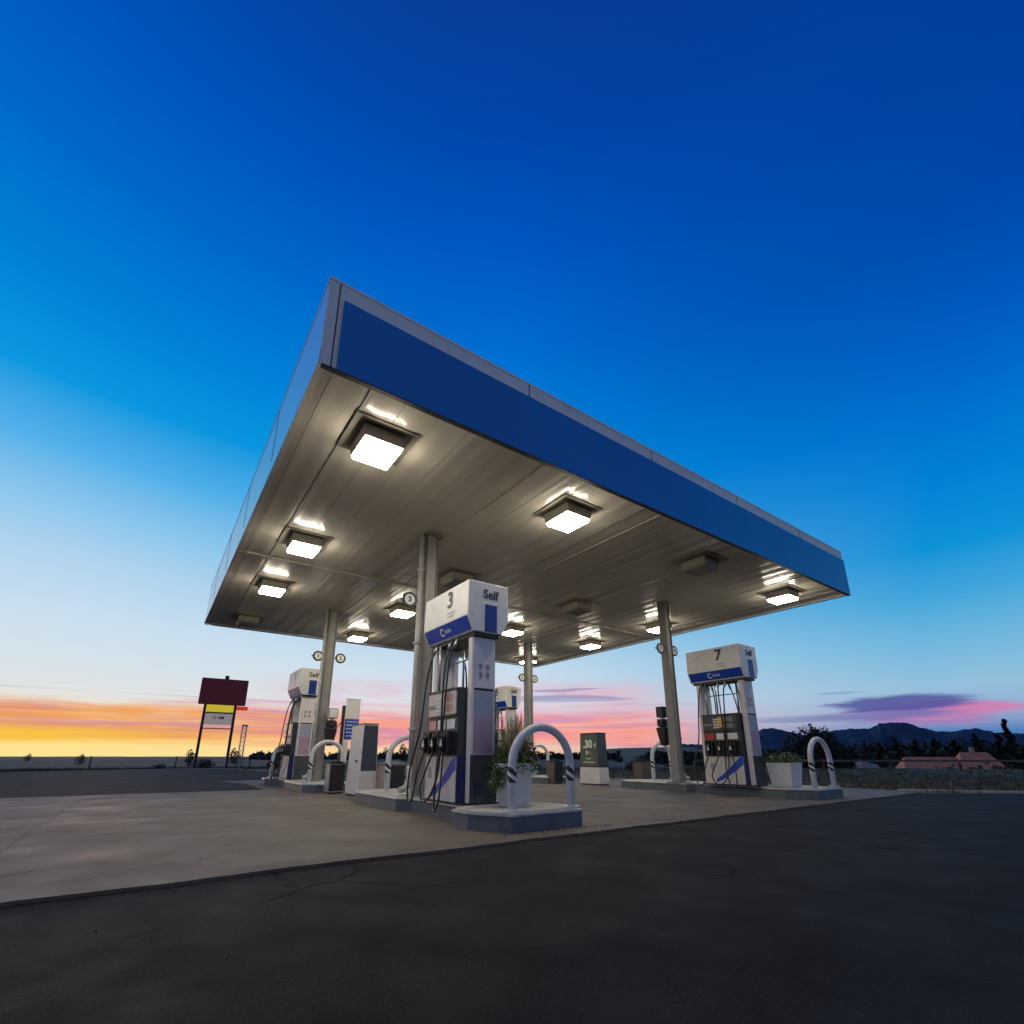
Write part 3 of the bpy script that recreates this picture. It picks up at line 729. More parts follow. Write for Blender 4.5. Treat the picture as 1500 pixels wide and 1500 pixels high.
def pump(num_l, num_r, loc, label, style=0):
    e = empty('fuel_pump', loc, label, 'fuel pump', 'tall fuel pumps on the islands')
    # head: box with vertical upper sides and in-sloping lower sides
    zt, zm, zl = 2.92, 2.42, 2.20
    W1, W2, W3 = .325, .335, .235; Y = .665
    hd = MB(); prof_ = [(-W1,zt),(-W2,zm),(-W3,zl),(W3,zl),(W2,zm),(W1,zt)]
    hd.extrude_y(prof_, -Y, Y, 0, [0,0,0,0,0,0])
    head = hd.build('head', M['white'], e, bevel=.014)
    MB().box(-.20,.20,-Y+.04,Y-.04,2.155,2.199).build('head_underside', M['black'], head)
    for s in (-1,1):
        # blue band on the sloping part
        nx, nz = (zm-zl), -(W2-W3); L_ = math.hypot(nx,nz); nx/=L_; nz/=L_
        a = (s*(W2-.006), zm-.012); b_ = (s*(W3+.012), zl+.026); o = .004
        q = MB(); y_ = Y-.03
        q.add([(a[0]+s*nx*o,-y_,a[1]+nz*o),(a[0]+s*nx*o,y_,a[1]+nz*o),(b_[0]+s*nx*o,y_,b_[1]+nz*o),(b_[0]+s*nx*o,-y_,b_[1]+nz*o),
               (a[0]-s*nx*.003,-y_,a[1]-nz*.003),(a[0]-s*nx*.003,y_,a[1]-nz*.003),(b_[0]-s*nx*.003,y_,b_[1]-nz*.003),(b_[0]-s*nx*.003,-y_,b_[1]-nz*.003)],
              [(0,1,2,3),(7,6,5,4),(0,4,5,1),(1,5,6,2),(2,6,7,3),(3,7,4,0)])
        band = q.build('blue_band', M['blue2'], head)
        # emblem: roundel with a cut and short white strokes, on the slope
        em = MB(); mx = (a[0]+b_[0])/2+s*nx*(o+.002); mz = (a[1]+b_[1])/2+nz*(o+.002); dz = Vector((s*(W2-W3),0,zm-zl)).normalized()
        def P2(u, v): return Vector((mx, -s*u*EMB, mz)) + dz*v
        c0 = (.12) 
        for k in range(18):
            a0, a1 = R(40+k*16), R(40+(k+1)*16); r1, r0_ = .062, .034
            em.add([P2(c0-r*math.cos(t), r*math.sin(t)) for r,t in ((r0_,a0),(r1,a0),(r1,a1),(r0_,a1))], [(0,1,2,3)])
        for k in range(4):
            u = .045-.048*k; em.add([P2(u,-.03),P2(u-.026,-.03),P2(u-.026,.024-.008*(k%2)),P2(u,.024-.008*(k%2))], [(0,1,2,3)])
        em.build('emblem', M['letter'], band)
        # number and small print
        fm = face_negx if s < 0 else face_posx
        txt = num_l if s < 0 else num_r
        tilt = 0
        text_mb(txt, .34, M['print'], 'number', head, fm(s*(W1+.012), -.16, 2.73), bold=.006)
        sp = MB()
        for k,(u0,u1) in enumerate(((-.30,-.08),(-.27,-.10))):
            sp.box(min(s*(W2+.002),s*(W2+.0035)), max(s*(W2+.002),s*(W2+.0035)), u0, u1, 2.535-.05*k, 2.545-.05*k)
        sp.build('small_print', M['greyprint'], head)
    for s in (-1,1):
        fm = face_negy if s < 0 else face_posy
        text_mb('Self', .175, M['print'], 'lettering', head, fm(0.03*(-s), s*(Y+.003), 2.745), bold=.004)
        y0, y1 = sorted((s*(Y+.001), s*(Y+.005)))
        q = MB().box(-.085+.02*(-s),.115+.02*(-s),y0,y1,2.215,2.60); q.build('blue_patch', M['bluepatch'], head)
        q = MB(); 
        for (a0,a1,b0,b1) in ((-.10,-.086,2.215,2.615),(.116,.13,2.215,2.615),(-.086,.116,2.601,2.615)): q.box(a0+.02*(-s),a1+.02*(-s),y0,y1-.0,b0,b1)
        q.build('patch_border', M['letter'], head)
    # end posts
    for s in (-1,1):
        ya, yb = sorted((s*.57, s*.45))
        p = MB().box(-.185,.185,ya,yb,.02,2.155,0,.012).build('end_post', M['mauve'], e)
        yo = s*.57; f0, f1 = sorted((yo+s*.001, yo+s*.005))
        MB().box(-.15,.15,f0,f1,1.42,1.455).build('trim_bar', M['print'], p)
        MB().box(-.15,.15,f0,f1,1.115,1.405).build('notice', M['notice'], p)
        MB().box(-.15,.15,f0,f1,.62,1.105).build('poster', M['poster'], p)
        ic = MB()
        for (u,v) in ((-.055,1.75),(.055,1.75),(-.055,1.64),(.055,1.64)):
            ic.disc_y(u, min(f0,f1)+.001, v, .03, .004, 16, 0, .010); ic.box(u-.018,u+.018,f0,f1+.0005,v-.05,v-.038)
        ic.build('pictograms', M['greyprint'], p)
        q = MB().box(-.19,.19,*sorted((yo+s*.0005,yo+s*.012)),.02,.60,0,.004).build('kick_panel', M['dark'], p)
        g = MB()
        for (u,w_,v0,v1) in ((-.13,.03,.10,.28),(-.05,.015,.10,.28),(.03,.11,.09,.27)):
            k0, k1 = sorted((yo+s*.012, yo+s*.015)); t = .010
            if w_ < .05: g.box(u,u+w_,k0,k1,v0,v1)
            else:
                g.box(u,u+w_,k0,k1,v0,v0+t); g.box(u,u+w_,k0,k1,v1-t,v1); g.box(u,u+t,k0,k1,v0+t,v1-t); g.box(u+w_-t,u+w_,k0,k1,v0+t,v1-t)
        g.build('outline_print', M['navy'], q)
    # body cabinet
    body = MB().box(-.295,.295,-.43,.43,.02,1.47,0,.012).build('body', M['darkend'], e)
    MB().box(-.302,.302,-.4445,-.4305,.02,.60).build('blue_end', M['navy'], body)
    shaded7 = style == 1  # this pump's display and readout get darker colours to stand for shade
    for s in (-1,1):
        def bx(y0,y1,z0,z1,d0,d1,bev=0): 
            xa, xb = sorted((s*(.295+d0), s*(.295+d1))); return MB().box(xa,xb,y0,y1,z0,z1,0,bev)
        bx(-.40,.42,1.44,1.465,.001,.03).build('trim_bar', M['black'], body)
        dp = bx(-.39,.41,1.12,1.438,.001,.02,.004).build('display', M['dark' if shaded7 else 'display'], body)
        lc = MB()
        for (u0,u1,v0,v1) in ((-.30,-.05,1.30,1.40),(-.30,-.05,1.17,1.26)):
            xa,xb = sorted((s*.316,s*.319)); lc.box(xa,xb,u0,u1,v0,v1)
        lc.build('readout', M['pinkpanel' if not shaded7 else 'greyprint'], dp)
        xa,xb = sorted((s*.316,s*.322)); kp = MB()
        for a in range(3):
            for c in range(4): kp.box(xa,xb,.03+.045*a,.065+.045*a,1.17+.055*c,1.205+.055*c)
        kp.build('keypad', M['letter'], dp)
        MB().box(*sorted((s*.316,s*.320)),.20,.38,1.22,1.27).build('card_label', M['greyprint'], dp)
        bx(-.40,.42,1.095,1.115,.001,.03).build('trim_bar', M['black'], body)
        for k,(u,mm) in enumerate(((-.36,'letter'),(-.10,'letter'),(.17,'pinkpanel'))):
            if shaded7: mm = ('letter','letter','red')[k]
            bx(u,u+.22,.93,1.06,.001,.012,.003).build('grade_panel', M[mm], body)
        if shaded7: bx(-.08,.04,1.18,1.40,.021,.026).build('flame_sticker', M['yellow'], body)
        bx(-.40,.42,.60,.90,.001,.028,.006).build('nozzle_boot', M['black'], body)
        for u in (-.25,.01,.27):
            bt_ = MB(); xa,xb = sorted((s*.324,s*.40)); bt_.box(xa,xb,u-.085,u-.06,.64,.90); bt_.box(xa,xb,u+.06,u+.085,.64,.90); bt_.box(xa,xb,u-.06,u+.06,.62,.66)
            bt_.build('nozzle_holder', M['black'], body)
            nz_ = nozzle_mb(s, u, .66).build('nozzle', M['black'], e, smooth=False)
            tm = MB(); xa,xb = sorted((s*.432,s*.437)); tm.add([(s*.4485,u-.035,.71),(s*.4485,u+.035,.71),(s*.4485,u+.008,.80),(s*.4485,u-.012,.80),(s*.4445,u-.035,.71),(s*.4445,u+.035,.71),(s*.4445,u+.008,.80),(s*.4445,u-.012,.80)],[(0,1,2,3),(7,6,5,4),(0,4,5,1),(1,5,6,2),(2,6,7,3),(3,7,4,0)])
            tm.build('nozzle_highlight', M['letter'], nz_)  # white plate drawn in for the highlight on the nozzle
        lp = bx(-.42,.43,.03,.58,.001,.014,.004).build('lower_panel', M['kioskwhite'], body)
        sw = MB(); x0 = s*.3105; n = 14
        for k in range(n):
            t0, t1 = k/n, (k+1)/n
            def band(t): 
                y = .22-.635*t; zc = .09+.42*t**1.25; hw = .03+.06*t; return y, zc-hw, min(zc+hw*1.3,.575)
            (ya,l0,h0),(yb,l1,h1) = band(t0), band(t1)
            sw.add([(x0,ya,l0),(x0,yb,l1),(x0,yb,h1),(x0,ya,h0),(s*.306,ya,l0),(s*.306,yb,l1),(s*.306,yb,h1),(s*.306,ya,h0)], [(0,1,2,3),(7,6,5,4),(3,2,6,7),(0,4,5,1)])
        sw.build('blue_swoosh', M['blue2'], lp)
        MB().box(*sorted((s*.3095,s*.311)),.24,.33,.30,.44).build('round_sticker', M['poster'], lp)
        # hoses hang from the head, loop to the ground and come back to the nozzles
        ends = [(-.25,-.38,.34,-.10),( .01,.02,.46,-.22),(.27,.34,.52,.08)]
        hs = [
            [(.20,-.18,2.17),(.30,-.17,1.95),(.345,-.16,1.50),(.36,-.13,1.0),(.40,-.08,.45),(.46,-.16,.04),(.50,-.24,-.07),(.49,-.33,.05),(.45,-.31,.38),(.41,-.25,.66)],
            [(.20,.00,2.17),(.30,-.04,1.9),(.35,-.08,1.5),(.37,-.10,1.05),(.42,-.17,.45),(.48,-.10,.12),(.50,.08,.02),(.49,.20,.20),(.44,.08,.50),(.41,.01,.66)],
            [(.20,.42,2.17),(.30,.44,1.9),(.35,.47,1.5),(.39,.50,.95),(.46,.62,.40),(.50,.56,.04),(.50,.42,.03),(.47,.36,.35),(.41,.27,.66)]]
        for h_ in hs:
            MB().tube(crv([(s*a,b_,c) for a,b_,c in h_], 8), .0135, 8).build('hose', M['rubber'], e)
        # breakaway couplings at the top
        cp = MB()
        for h_ in hs: cp.tube([(s*h_[0][0],h_[0][1],2.18),(s*.255,(h_[0][1]+h_[1][1])/2,2.05)], .024, 8)
        cp.build('coupling', M['galv'], e)
    # risers between body and head
    rr = MB(); rr.tube([(-.20,.33,1.47),(-.20,.33,2.16)], .018, 8); rr.tube([(.2,.33,1.47),(.2,.33,2.16)], .018, 8); rr.tube([(0,-.30,1.47),(0,-.30,2.16)], .022, 8)
    rr.tube([(-.06,-.38,1.9),(0,.38,1.9)], .012, 6)
    rr.build('riser_pipe', M['galv'], e)
    MB().box(-.27,.27,-.56,.56,0,.021).build('plinth', M['print'], e)
    return e
p3 = pump('3','4',(2.76,1.75,ISL),'white topped fuel pump number 3 in the foreground with looping black hoses')
pump('7','8',(9.50,1.78,ISL),'fuel pump number 7 at the right with a dark nozzle panel and a display coloured dark for shade', style=1)
pump('1','2',(2.62,10.45,ISL),'far fuel pump number 1 partly behind the column left of the white cabinet')
pump('5','6',(9.22,10.10,ISL),'far fuel pump number 5 seen behind the reeds of the near planter')

# ------------------------------------------------------------------ number discs on the columns
GD = 'round pump number signs on the columns'
def disc(n, x, y, z, label):
    e = empty('number_sign', (x,y,z), label, 'sign', GD)
    MB().disc_y(0,-.012,0,.135,.024,32).build('rim', M['print'], e)
    f = MB().disc_y(0,-.016,0,.092,.003,32).build('face', M['letter'], e)
    text_mb(n, .13, M['print'], 'number', f, face_negy(0,-.0175,0), bold=.004)
    MB().box(-.02,.02,.012,.03,-.02,.02).box(-.16,.16,.03,.04,-.015,.015).build('bracket', M['steel'], e)
disc('3', 2.40, 3.0-.02, 3.33, 'round sign with number 3 left of the column nearest the camera')
disc('4', 3.08, 3.0-.02, 3.33, 'round sign with number 4 behind the head of pump 3')
disc('1', 2.47, 8.83, 3.33, 'round sign with number 1 on the far left column')
disc('2', 3.05, 8.83, 3.33, 'round sign with number 2 on the far left column')
disc('7', 9.14, 3.11, 3.37, 'round sign with number 7 on the left of the column by pump 7')
disc('8', 9.68, 3.11, 3.37, 'round sign with number 8 on the right of the column by pump 7')
disc('5', 9.15, 8.83, 3.37, 'round sign with number 5 left on the farthest column')
disc('6', 9.69, 8.83, 3.37, 'round sign with number 6 right on the farthest column')

# ------------------------------------------------------------------ guard hoops
def hoop(x, y, half, label, h=.92):
    e = empty('guard_hoop', (x,y,ISL), label, 'guard hoop', 'bent pipe guard hoops on the island ends')
    r = .049; pts = [(-half,0,-.02),(-half,0,h-half-.02)]
    for k in range(1,19): a = math.pi*(1-k/19); pts.append((half*math.cos(a),0,h-half+half*math.sin(a)))
    pts += [(half,0,h-half-.02),(half,0,-.02)]
    # insert more points on the legs
    MB().tube(pts, r, 18).build('pipe', M['hoop'], e)
    for sx in (-1,1):
        zc = .30; t = MB(); seg_ = 24; vs = []; fs = []; n = 10
        for i in range(n+1):
            z = zc+.17*i/n
            for k in range(seg_): a = 2*math.pi*k/seg_; vs.append((sx*half+(r+.0015)*math.cos(a),(r+.0015)*math.sin(a),z))
        mb_ = MB()
        for i in range(n):
            for k in range(seg_):
                q = (k/seg_*2 + i/n*1.6) % 1.0
                mb_.add([vs[i*seg_+k],vs[i*seg_+(k+1)%seg_],vs[(i+1)*seg_+(k+1)%seg_],vs[(i+1)*seg_+k]], [(0,1,2,3)], 0 if q < .62 else 1, True)
        mb_.build('striped_tape', [M['print'],M['letter']], e)
    fl_ = MB()
    for sx in (-1,1): fl_.prism([(sx*half+.095*math.cos(a),.095*math.sin(a)) for a in [2*math.pi*k/20 for k in range(20)]], 0.0005, .014)
    fl_.build('base_flange', M['hoop'], e)
    return e
hoop(3.06,.34,.44,'white pipe guard hoop with striped tape on the nearest island end')
hoop(10.26,.34,.42,'white pipe guard hoop beside the pale planter of pump 7')
hoop(3.12,4.25,.38,'grey pipe guard hoop behind the nearest steel column')
hoop(10.30,4.25,.38,'white pipe guard hoop left of the column by pump 7')
hoop(2.74,8.02,.36,'white pipe guard hoop in front of the far left column')
hoop(9.25,8.10,.36,'white pipe guard hoop seen through the nearest hoop')
hoop(2.62,11.8,.36,'farthest white guard hoop at the left end of the pump 1 island')
hoop(9.30,11.8,.36,'farthest guard hoop behind pump 5, mostly hidden')

# ------------------------------------------------------------------ planters
def planter(loc, w0, w1, h, m, label, rim=True, rz=0, rnd_=False):
    e = empty('potted_plant', loc, label, 'potted plant', None, rz)
    n = 28 if rnd_ else 4; b = MB()
    def ring(r, z): 
        return [(r*math.cos(2*math.pi*k/n+(math.pi/4 if n==4 else 0))*(1 if n>4 else 1.414), r*math.sin(2*math.pi*k/n+(math.pi/4 if n==4 else 0))*(1 if n>4 else 1.414), z) for k in range(n)]
    lv = [(w0,0),(w1*.97,h*.80),(w1*.97,h*.8),(w1*1.04,h*.81),(w1*1.06,h),(w1*.96,h),(w1*.93,h*.86)] if rim else [(w0,0),(w1,h),(w1*.93,h),(w1*.9,h*.9)]
    vs = []; fs = []
    for r,z in lv: vs += ring(r,z)
    for i in range(len(lv)-1):
        for k in range(n): fs.append((i*n+k, i*n+(k+1)%n, (i+1)*n+(k+1)%n, (i+1)*n+k))
    fs.append(tuple(range(n-1,-1,-1))); b.add(vs, fs, 0, False)
    pot = b.build('pot', m, e, bevel=.006, smooth=False)
    if rnd_:
        for p in pot.data.polygons: p.use_smooth = len(p.vertices)==4
    MB().add(ring(w1*.915,h*.88), [tuple(range(n))]).build('soil', M['soil'], e)
    return e
def blades(mb, n, h, spread, w, base, rnd, droop=.3, cx=0, cy=0):
    for _ in range(n):
        a = rnd.uniform(0,6.28); L_ = h*rnd.uniform(.55,1.08); sp = spread*rnd.random()
        bx_, by_ = cx+rnd.gauss(0,.05), cy+rnd.gauss(0,.05); d = Vector((math.cos(a),math.sin(a),0)); s_ = Vector((-d.y,d.x,0))*w*rnd.uniform(.6,1.2)
        P_ = []; K = 6
        for k in range(K+1):
            t = k/K; P_.append(Vector((bx_,by_,base)) + d*sp*t**1.6 + Vector((0,0,L_*(t-droop*sp*t**3))))
        for k in range(K):
            w0, w1 = s_*(1-(k/K)**2), s_*(1-((k+1)/K)**2)
            mb.add([P_[k]-w0,P_[k]+w0,P_[k+1]+w1,P_[k+1]-w1], [(0,1,2,3)])
rnd = random.Random(3)
pp = planter((3.02,.84,ISL), .185, .235, .50, M['pot2'], 'pale pot of tall reeds, spiky blades and trailing flowers beside pump 3', rnd_=True)
m1 = MB(); blades(m1, 260, .72, .24, .008, .42, rnd, .2); m1.build('reeds', M['reed'], pp)
m1 = MB(); blades(m1, 120, .55, .50, .010, .38, rnd, .5); m1.build('spiky_blades', M['blade'], pp)
m1 = MB()
def cf():
    a = rnd.uniform(0,6.28); r = abs(rnd.gauss(.17,.08)); return (r*math.cos(a), r*math.sin(a), .40+rnd.uniform(0,.22)*(1-r)+rnd.gauss(0,.02))
leaf_cards(m1, cf, 2000, .026, 0, rnd)
def cf2(): 
    t = rnd.random(); return (-.22-.10*t+rnd.gauss(0,.035), -.02+rnd.gauss(0,.05), .44-.22*t+rnd.gauss(0,.03))
leaf_cards(m1, cf2, 900, .022, 0, rnd); m1.build('leaves', M['leaf'], pp)
m1 = MB(); leaf_cards(m1, lambda: Vector(cf2())+Vector((-.02,-.03,.01)), 70, .014, 0, rnd); m1.build('flowers', M['flower'], pp)
m1 = MB()
def cf3():
    v = Vector((rnd.gauss(0,1),rnd.gauss(0,1),rnd.gauss(0,1))).normalized()*rnd.random()**.4; return (v.x*.22, v.y*.22, .56+v.z*.20)
leaf_cards(m1, lambda: Vector(cf3())+Vector((.05,.05,0)), 1500, .028, 0, rnd); m1.build('shrub_leaves', M['leaf'], pp)
m1 = MB(); leaf_cards(m1, lambda: Vector(cf3())+Vector((.20,.10,.02)), 900, .026, 0, rnd); m1.build('russet_leaves', M['copper'], pp)
m1 = MB(); blades(m1, 110, .60, .42, .006, .40, rnd, .35, .08, .05); m1.build('thin_grass', M['reed'], pp)
p7 = planter((9.90,.90,ISL), .20, .25, .46, M['pot2'], 'pale square planter with a low green bush beside pump 7', rim=False)
m1 = MB(); leaf_cards(m1, lambda: (rnd.gauss(0,.15), rnd.gauss(0,.15), .47+abs(rnd.gauss(0,.07))), 1500, .028, 0, rnd); m1.build('leaves', M['leaf'], p7)
m1 = MB(); blades(m1, 60, .22, .2, .006, .42, rnd, .3); m1.build('spiky_blades', M['blade'], p7)
p5 = planter((9.35,8.9-.25,ISL), .17, .23, .42, M['pot'], 'small pot of russet shrub on the farther island by pump 5', rnd_=True)
m1 = MB(); leaf_cards(m1, lambda: Vector(cf3()), 700, .035, 0, rnd); m1.build('leaves', M['copper'], p5)

# ------------------------------------------------------------------ bins
def bin_(x, y, w, d, h, m_side, m_front, label, rz=0):
    e = empty('waste_bin', (x,y,.035), label, 'waste bin', 'square waste bins between the islands', rz)
    b = MB(); b.box(-w/2,w/2,-d/2,d/2,.03,h*.93,0,.012); b.build('body', M[m_side], e)
    MB().box(-w/2+.012,w/2-.012,-d/2-.006,-d/2+.004,.06,h*.90,0,.003).build('front_panel', M[m_front], e)
    l = MB(); l.box(-w/2-.012,w/2+.012,-d/2-.012,d/2+.012,h*.932,h*.965,0,.006); l.box(-w*.36,w*.36,-d*.36,d*.36,h*.966,h,0,.008); l.build('lid', M['grey'] if m_side=='binpale' else M['bindark'], e)
    MB().box(-w/2+.02,w/2-.02,-d/2+.02,d/2-.02,.0,.029).build('base', M['print'], e)
bin_(3.34,5.55,.42,.44,.66,'binpale','bindark','square bin with pale pink side and black front by the hoop behind the near column')
bin_(2.66,7.02,.34,.34,.66,'galv','bindark','black fronted bin before the far left column, beside the white cabinet')
bin_(10.42,5.05,.34,.34,.68,'binbrown','binbrown','dark brown bin left of the column by pump 7')
bin_(9.20,7.30,.34,.36,.66,'binbrown','bindark','brown bin seen through the nearest guard hoop')

# ------------------------------------------------------------------ tapered cabinets
def cabinet(x, y, label, green):
    e = empty('service_cabinet', (x,y,.035), label, 'cabinet', 'tapered cabinets between the islands')
    w, d = .19, .40
    def fr(z0, z1, a, b_, m, name, par=None):
        q = MB(); c0 = .05
        q.add([(-w-a,-d-a,z0),(w+a,-d-a,z0),(w+a,d+a,z0),(-w-a,d+a,z0),(-w-b_,-d-b_,z1),(w+b_,-d-b_,z1),(w+b_,d+b_,z1),(-w-b_,d+b_,z1)], [(3,2,1,0),(4,5,6,7),(0,1,5,4),(1,2,6,5),(2,3,7,6),(3,0,4,7)])
        return q.build(name, m, par or e, bevel=.01)
    fr(.0,.03,-.02,-.02,M['print'],'plinth')
    fr(.031,.47,.0,-.012,M['kioskwhite'],'lower_case')
    up = fr(.471,1.40,-.015,-.035,M['kioskwhite'] if not green else M['slate'],'upper_case')
    fr(1.401,1.425,-.025,-.03,M['print'] if green else M['slate'],'top_cap')
    # end panels on the -y and +y faces
    for s in (-1,1):
        q = MB(); y0 = s*(d-.013); y1 = s*(d-.031)
        q.add([(-w+.03,y0,.49),(w-.03,y0,.49),(w-.045,y1,1.38),(-w+.045,y1,1.38),(-w+.03,y0-s*.02,.49),(w-.03,y0-s*.02,.49),(w-.045,y1-s*.02,1.38),(-w+.045,y1-s*.02,1.38)], [(0,1,2,3),(7,6,5,4),(0,4,5,1),(1,5,6,2),(2,6,7,3),(3,7,4,0)])
        if not green: q.build('dark_end_panel', M['slate'], up)
    if not green:
        MB().box(-w-.008,-w+.01,-.2,-.12,.66,.70,0,.003).build('latch', M['print'], up)
    else:
        fp = MB(); fp.add([(-w+.008,-d+.05,.50),(-w+.008,d-.05,.50),(-w+.026,d-.06,1.37),(-w+.026,-d+.06,1.37),(-w+.03,-d+.05,.50),(-w+.03,d-.05,.50),(-w+.05,d-.06,1.37),(-w+.05,-d+.06,1.37)], [(0,1,2,3),(7,6,5,4),(0,4,5,1),(1,5,6,2),(2,6,7,3),(3,7,4,0)])
        f = fp.build('price_face', M['greensign'], up)
        tl = Matrix.Rotation(R(1.15), 4, 'Y')
        text_mb('.30', .30, M['letter'], 'price', f, face_negx(-w+.008,.04,1.10), bold=.012)
        text_mb('¢', .17, M['letter'], 'cent_mark', f, face_negx(-w+.009,-.25,1.09), bold=.004)
        text_mb('9', .16, M['letter'], 'small_digits', f, face_negx(-w+.003,.08,.86), bold=.006)
        q = MB(); x0 = -w-.0
        for (u0,u1,z) in ((-.10,.02,.89),(-.08,.0,.84),(-.14,.16,.72),(-.06,.06,.69),(-.26,.28,.595),(-.2,.2,.62)): q.box(x0+.0,x0+.006,u0,u1,z-.006,z+.006)
        q.build('small_print', M['letter'], f)
    return e
cabinet(2.93,6.12,'white tapered cabinet with a slate end panel, standing between the two left islands', False)
cabinet(9.72,6.18,'dark cabinet with green price face reading .30 over a pale base', True)

# ------------------------------------------------------------------ blue and white sign on a post
e = empty('post_sign', (4.86,13,0), 'narrow sign, white above blue with white lettering, behind the white cabinet', 'sign')
MB().box(-.24,.24,-.03,.03,2.06,2.72,0,.006).build('white_panel', M['letter'], e)
MB().box(-.26,.26,-.022,.022,2.725,2.745).build('top_rail', M['grey'], e)
bp_ = MB().box(-.24,.24,-.03,.03,1.36,2.05,0,.004).build('blue_panel', M['blue2'], e)
q = MB(); rnd2 = random.Random(4)
for k,z in enumerate((1.96,1.84,1.72,1.60,1.48)):
    u = -.18
    while u < .16:
        l = rnd2.uniform(.03,.09); q.box(u, min(u+l,.19), -.0335, -.0305, z-.02, z+.02); u += l+.025
q.build('white_lettering', M['letter'], bp_)
MB().box(-.24,-.08,-.03,.03,.03,1.35).build('white_leg', M['letter'], e)
MB().box(-.36,-.27,-.05,.05,.012,2.50).build('black_post', M['post'], e)

# ------------------------------------------------------------------ windshield service stations on columns
def service(x, y, label, face, sgn):
    e = empty('squeegee_station', (x,y,1.06), label, 'squeegee station', 'windscreen service stations on the columns')
    t = MB(); t.add([(-.07,-.07,.0),(.07,-.07,.0),(.07,.07,.0),(-.07,.07,.0),(-.13,-.13,.42),(.13,-.13,.42),(.13,.13,.42),(-.13,.13,.42)], [(3,2,1,0),(4,5,6,7),(0,1,5,4),(1,2,6,5),(2,3,7,6),(3,0,4,7)])
    t.build('bucket', M['bindark'], e, bevel=.012)
    MB().box(-.12,.12,-.11,.11,.43,.62,0,.03).build('towel_box', M['black'], e)
    c = MB().box(-.12,.12,-.10,.10,.66,.92,0,.012).build('top_box', M['signpale' if face else 'bindark'], e)
    if face: MB().box(-.09,.09,-.106,-.101,.70,.89).build('paper', M['letter'], c)
    MB().tube([(sgn*.05,-.02,.35),(sgn*.22,-.04,.56),(sgn*.26,-.04,.62)], .012, 8).build('squeegee', M['post'], e)
    MB().box(-.03,.03,-.05,.05,.40,.68).build('bracket', M['galv'], e)
service(2.92,8.60,'dark windscreen station with a pale paper box on the far left column', True, 1)
service(9.40,3.42,'black windscreen station on the column by pump 7', False, -1)

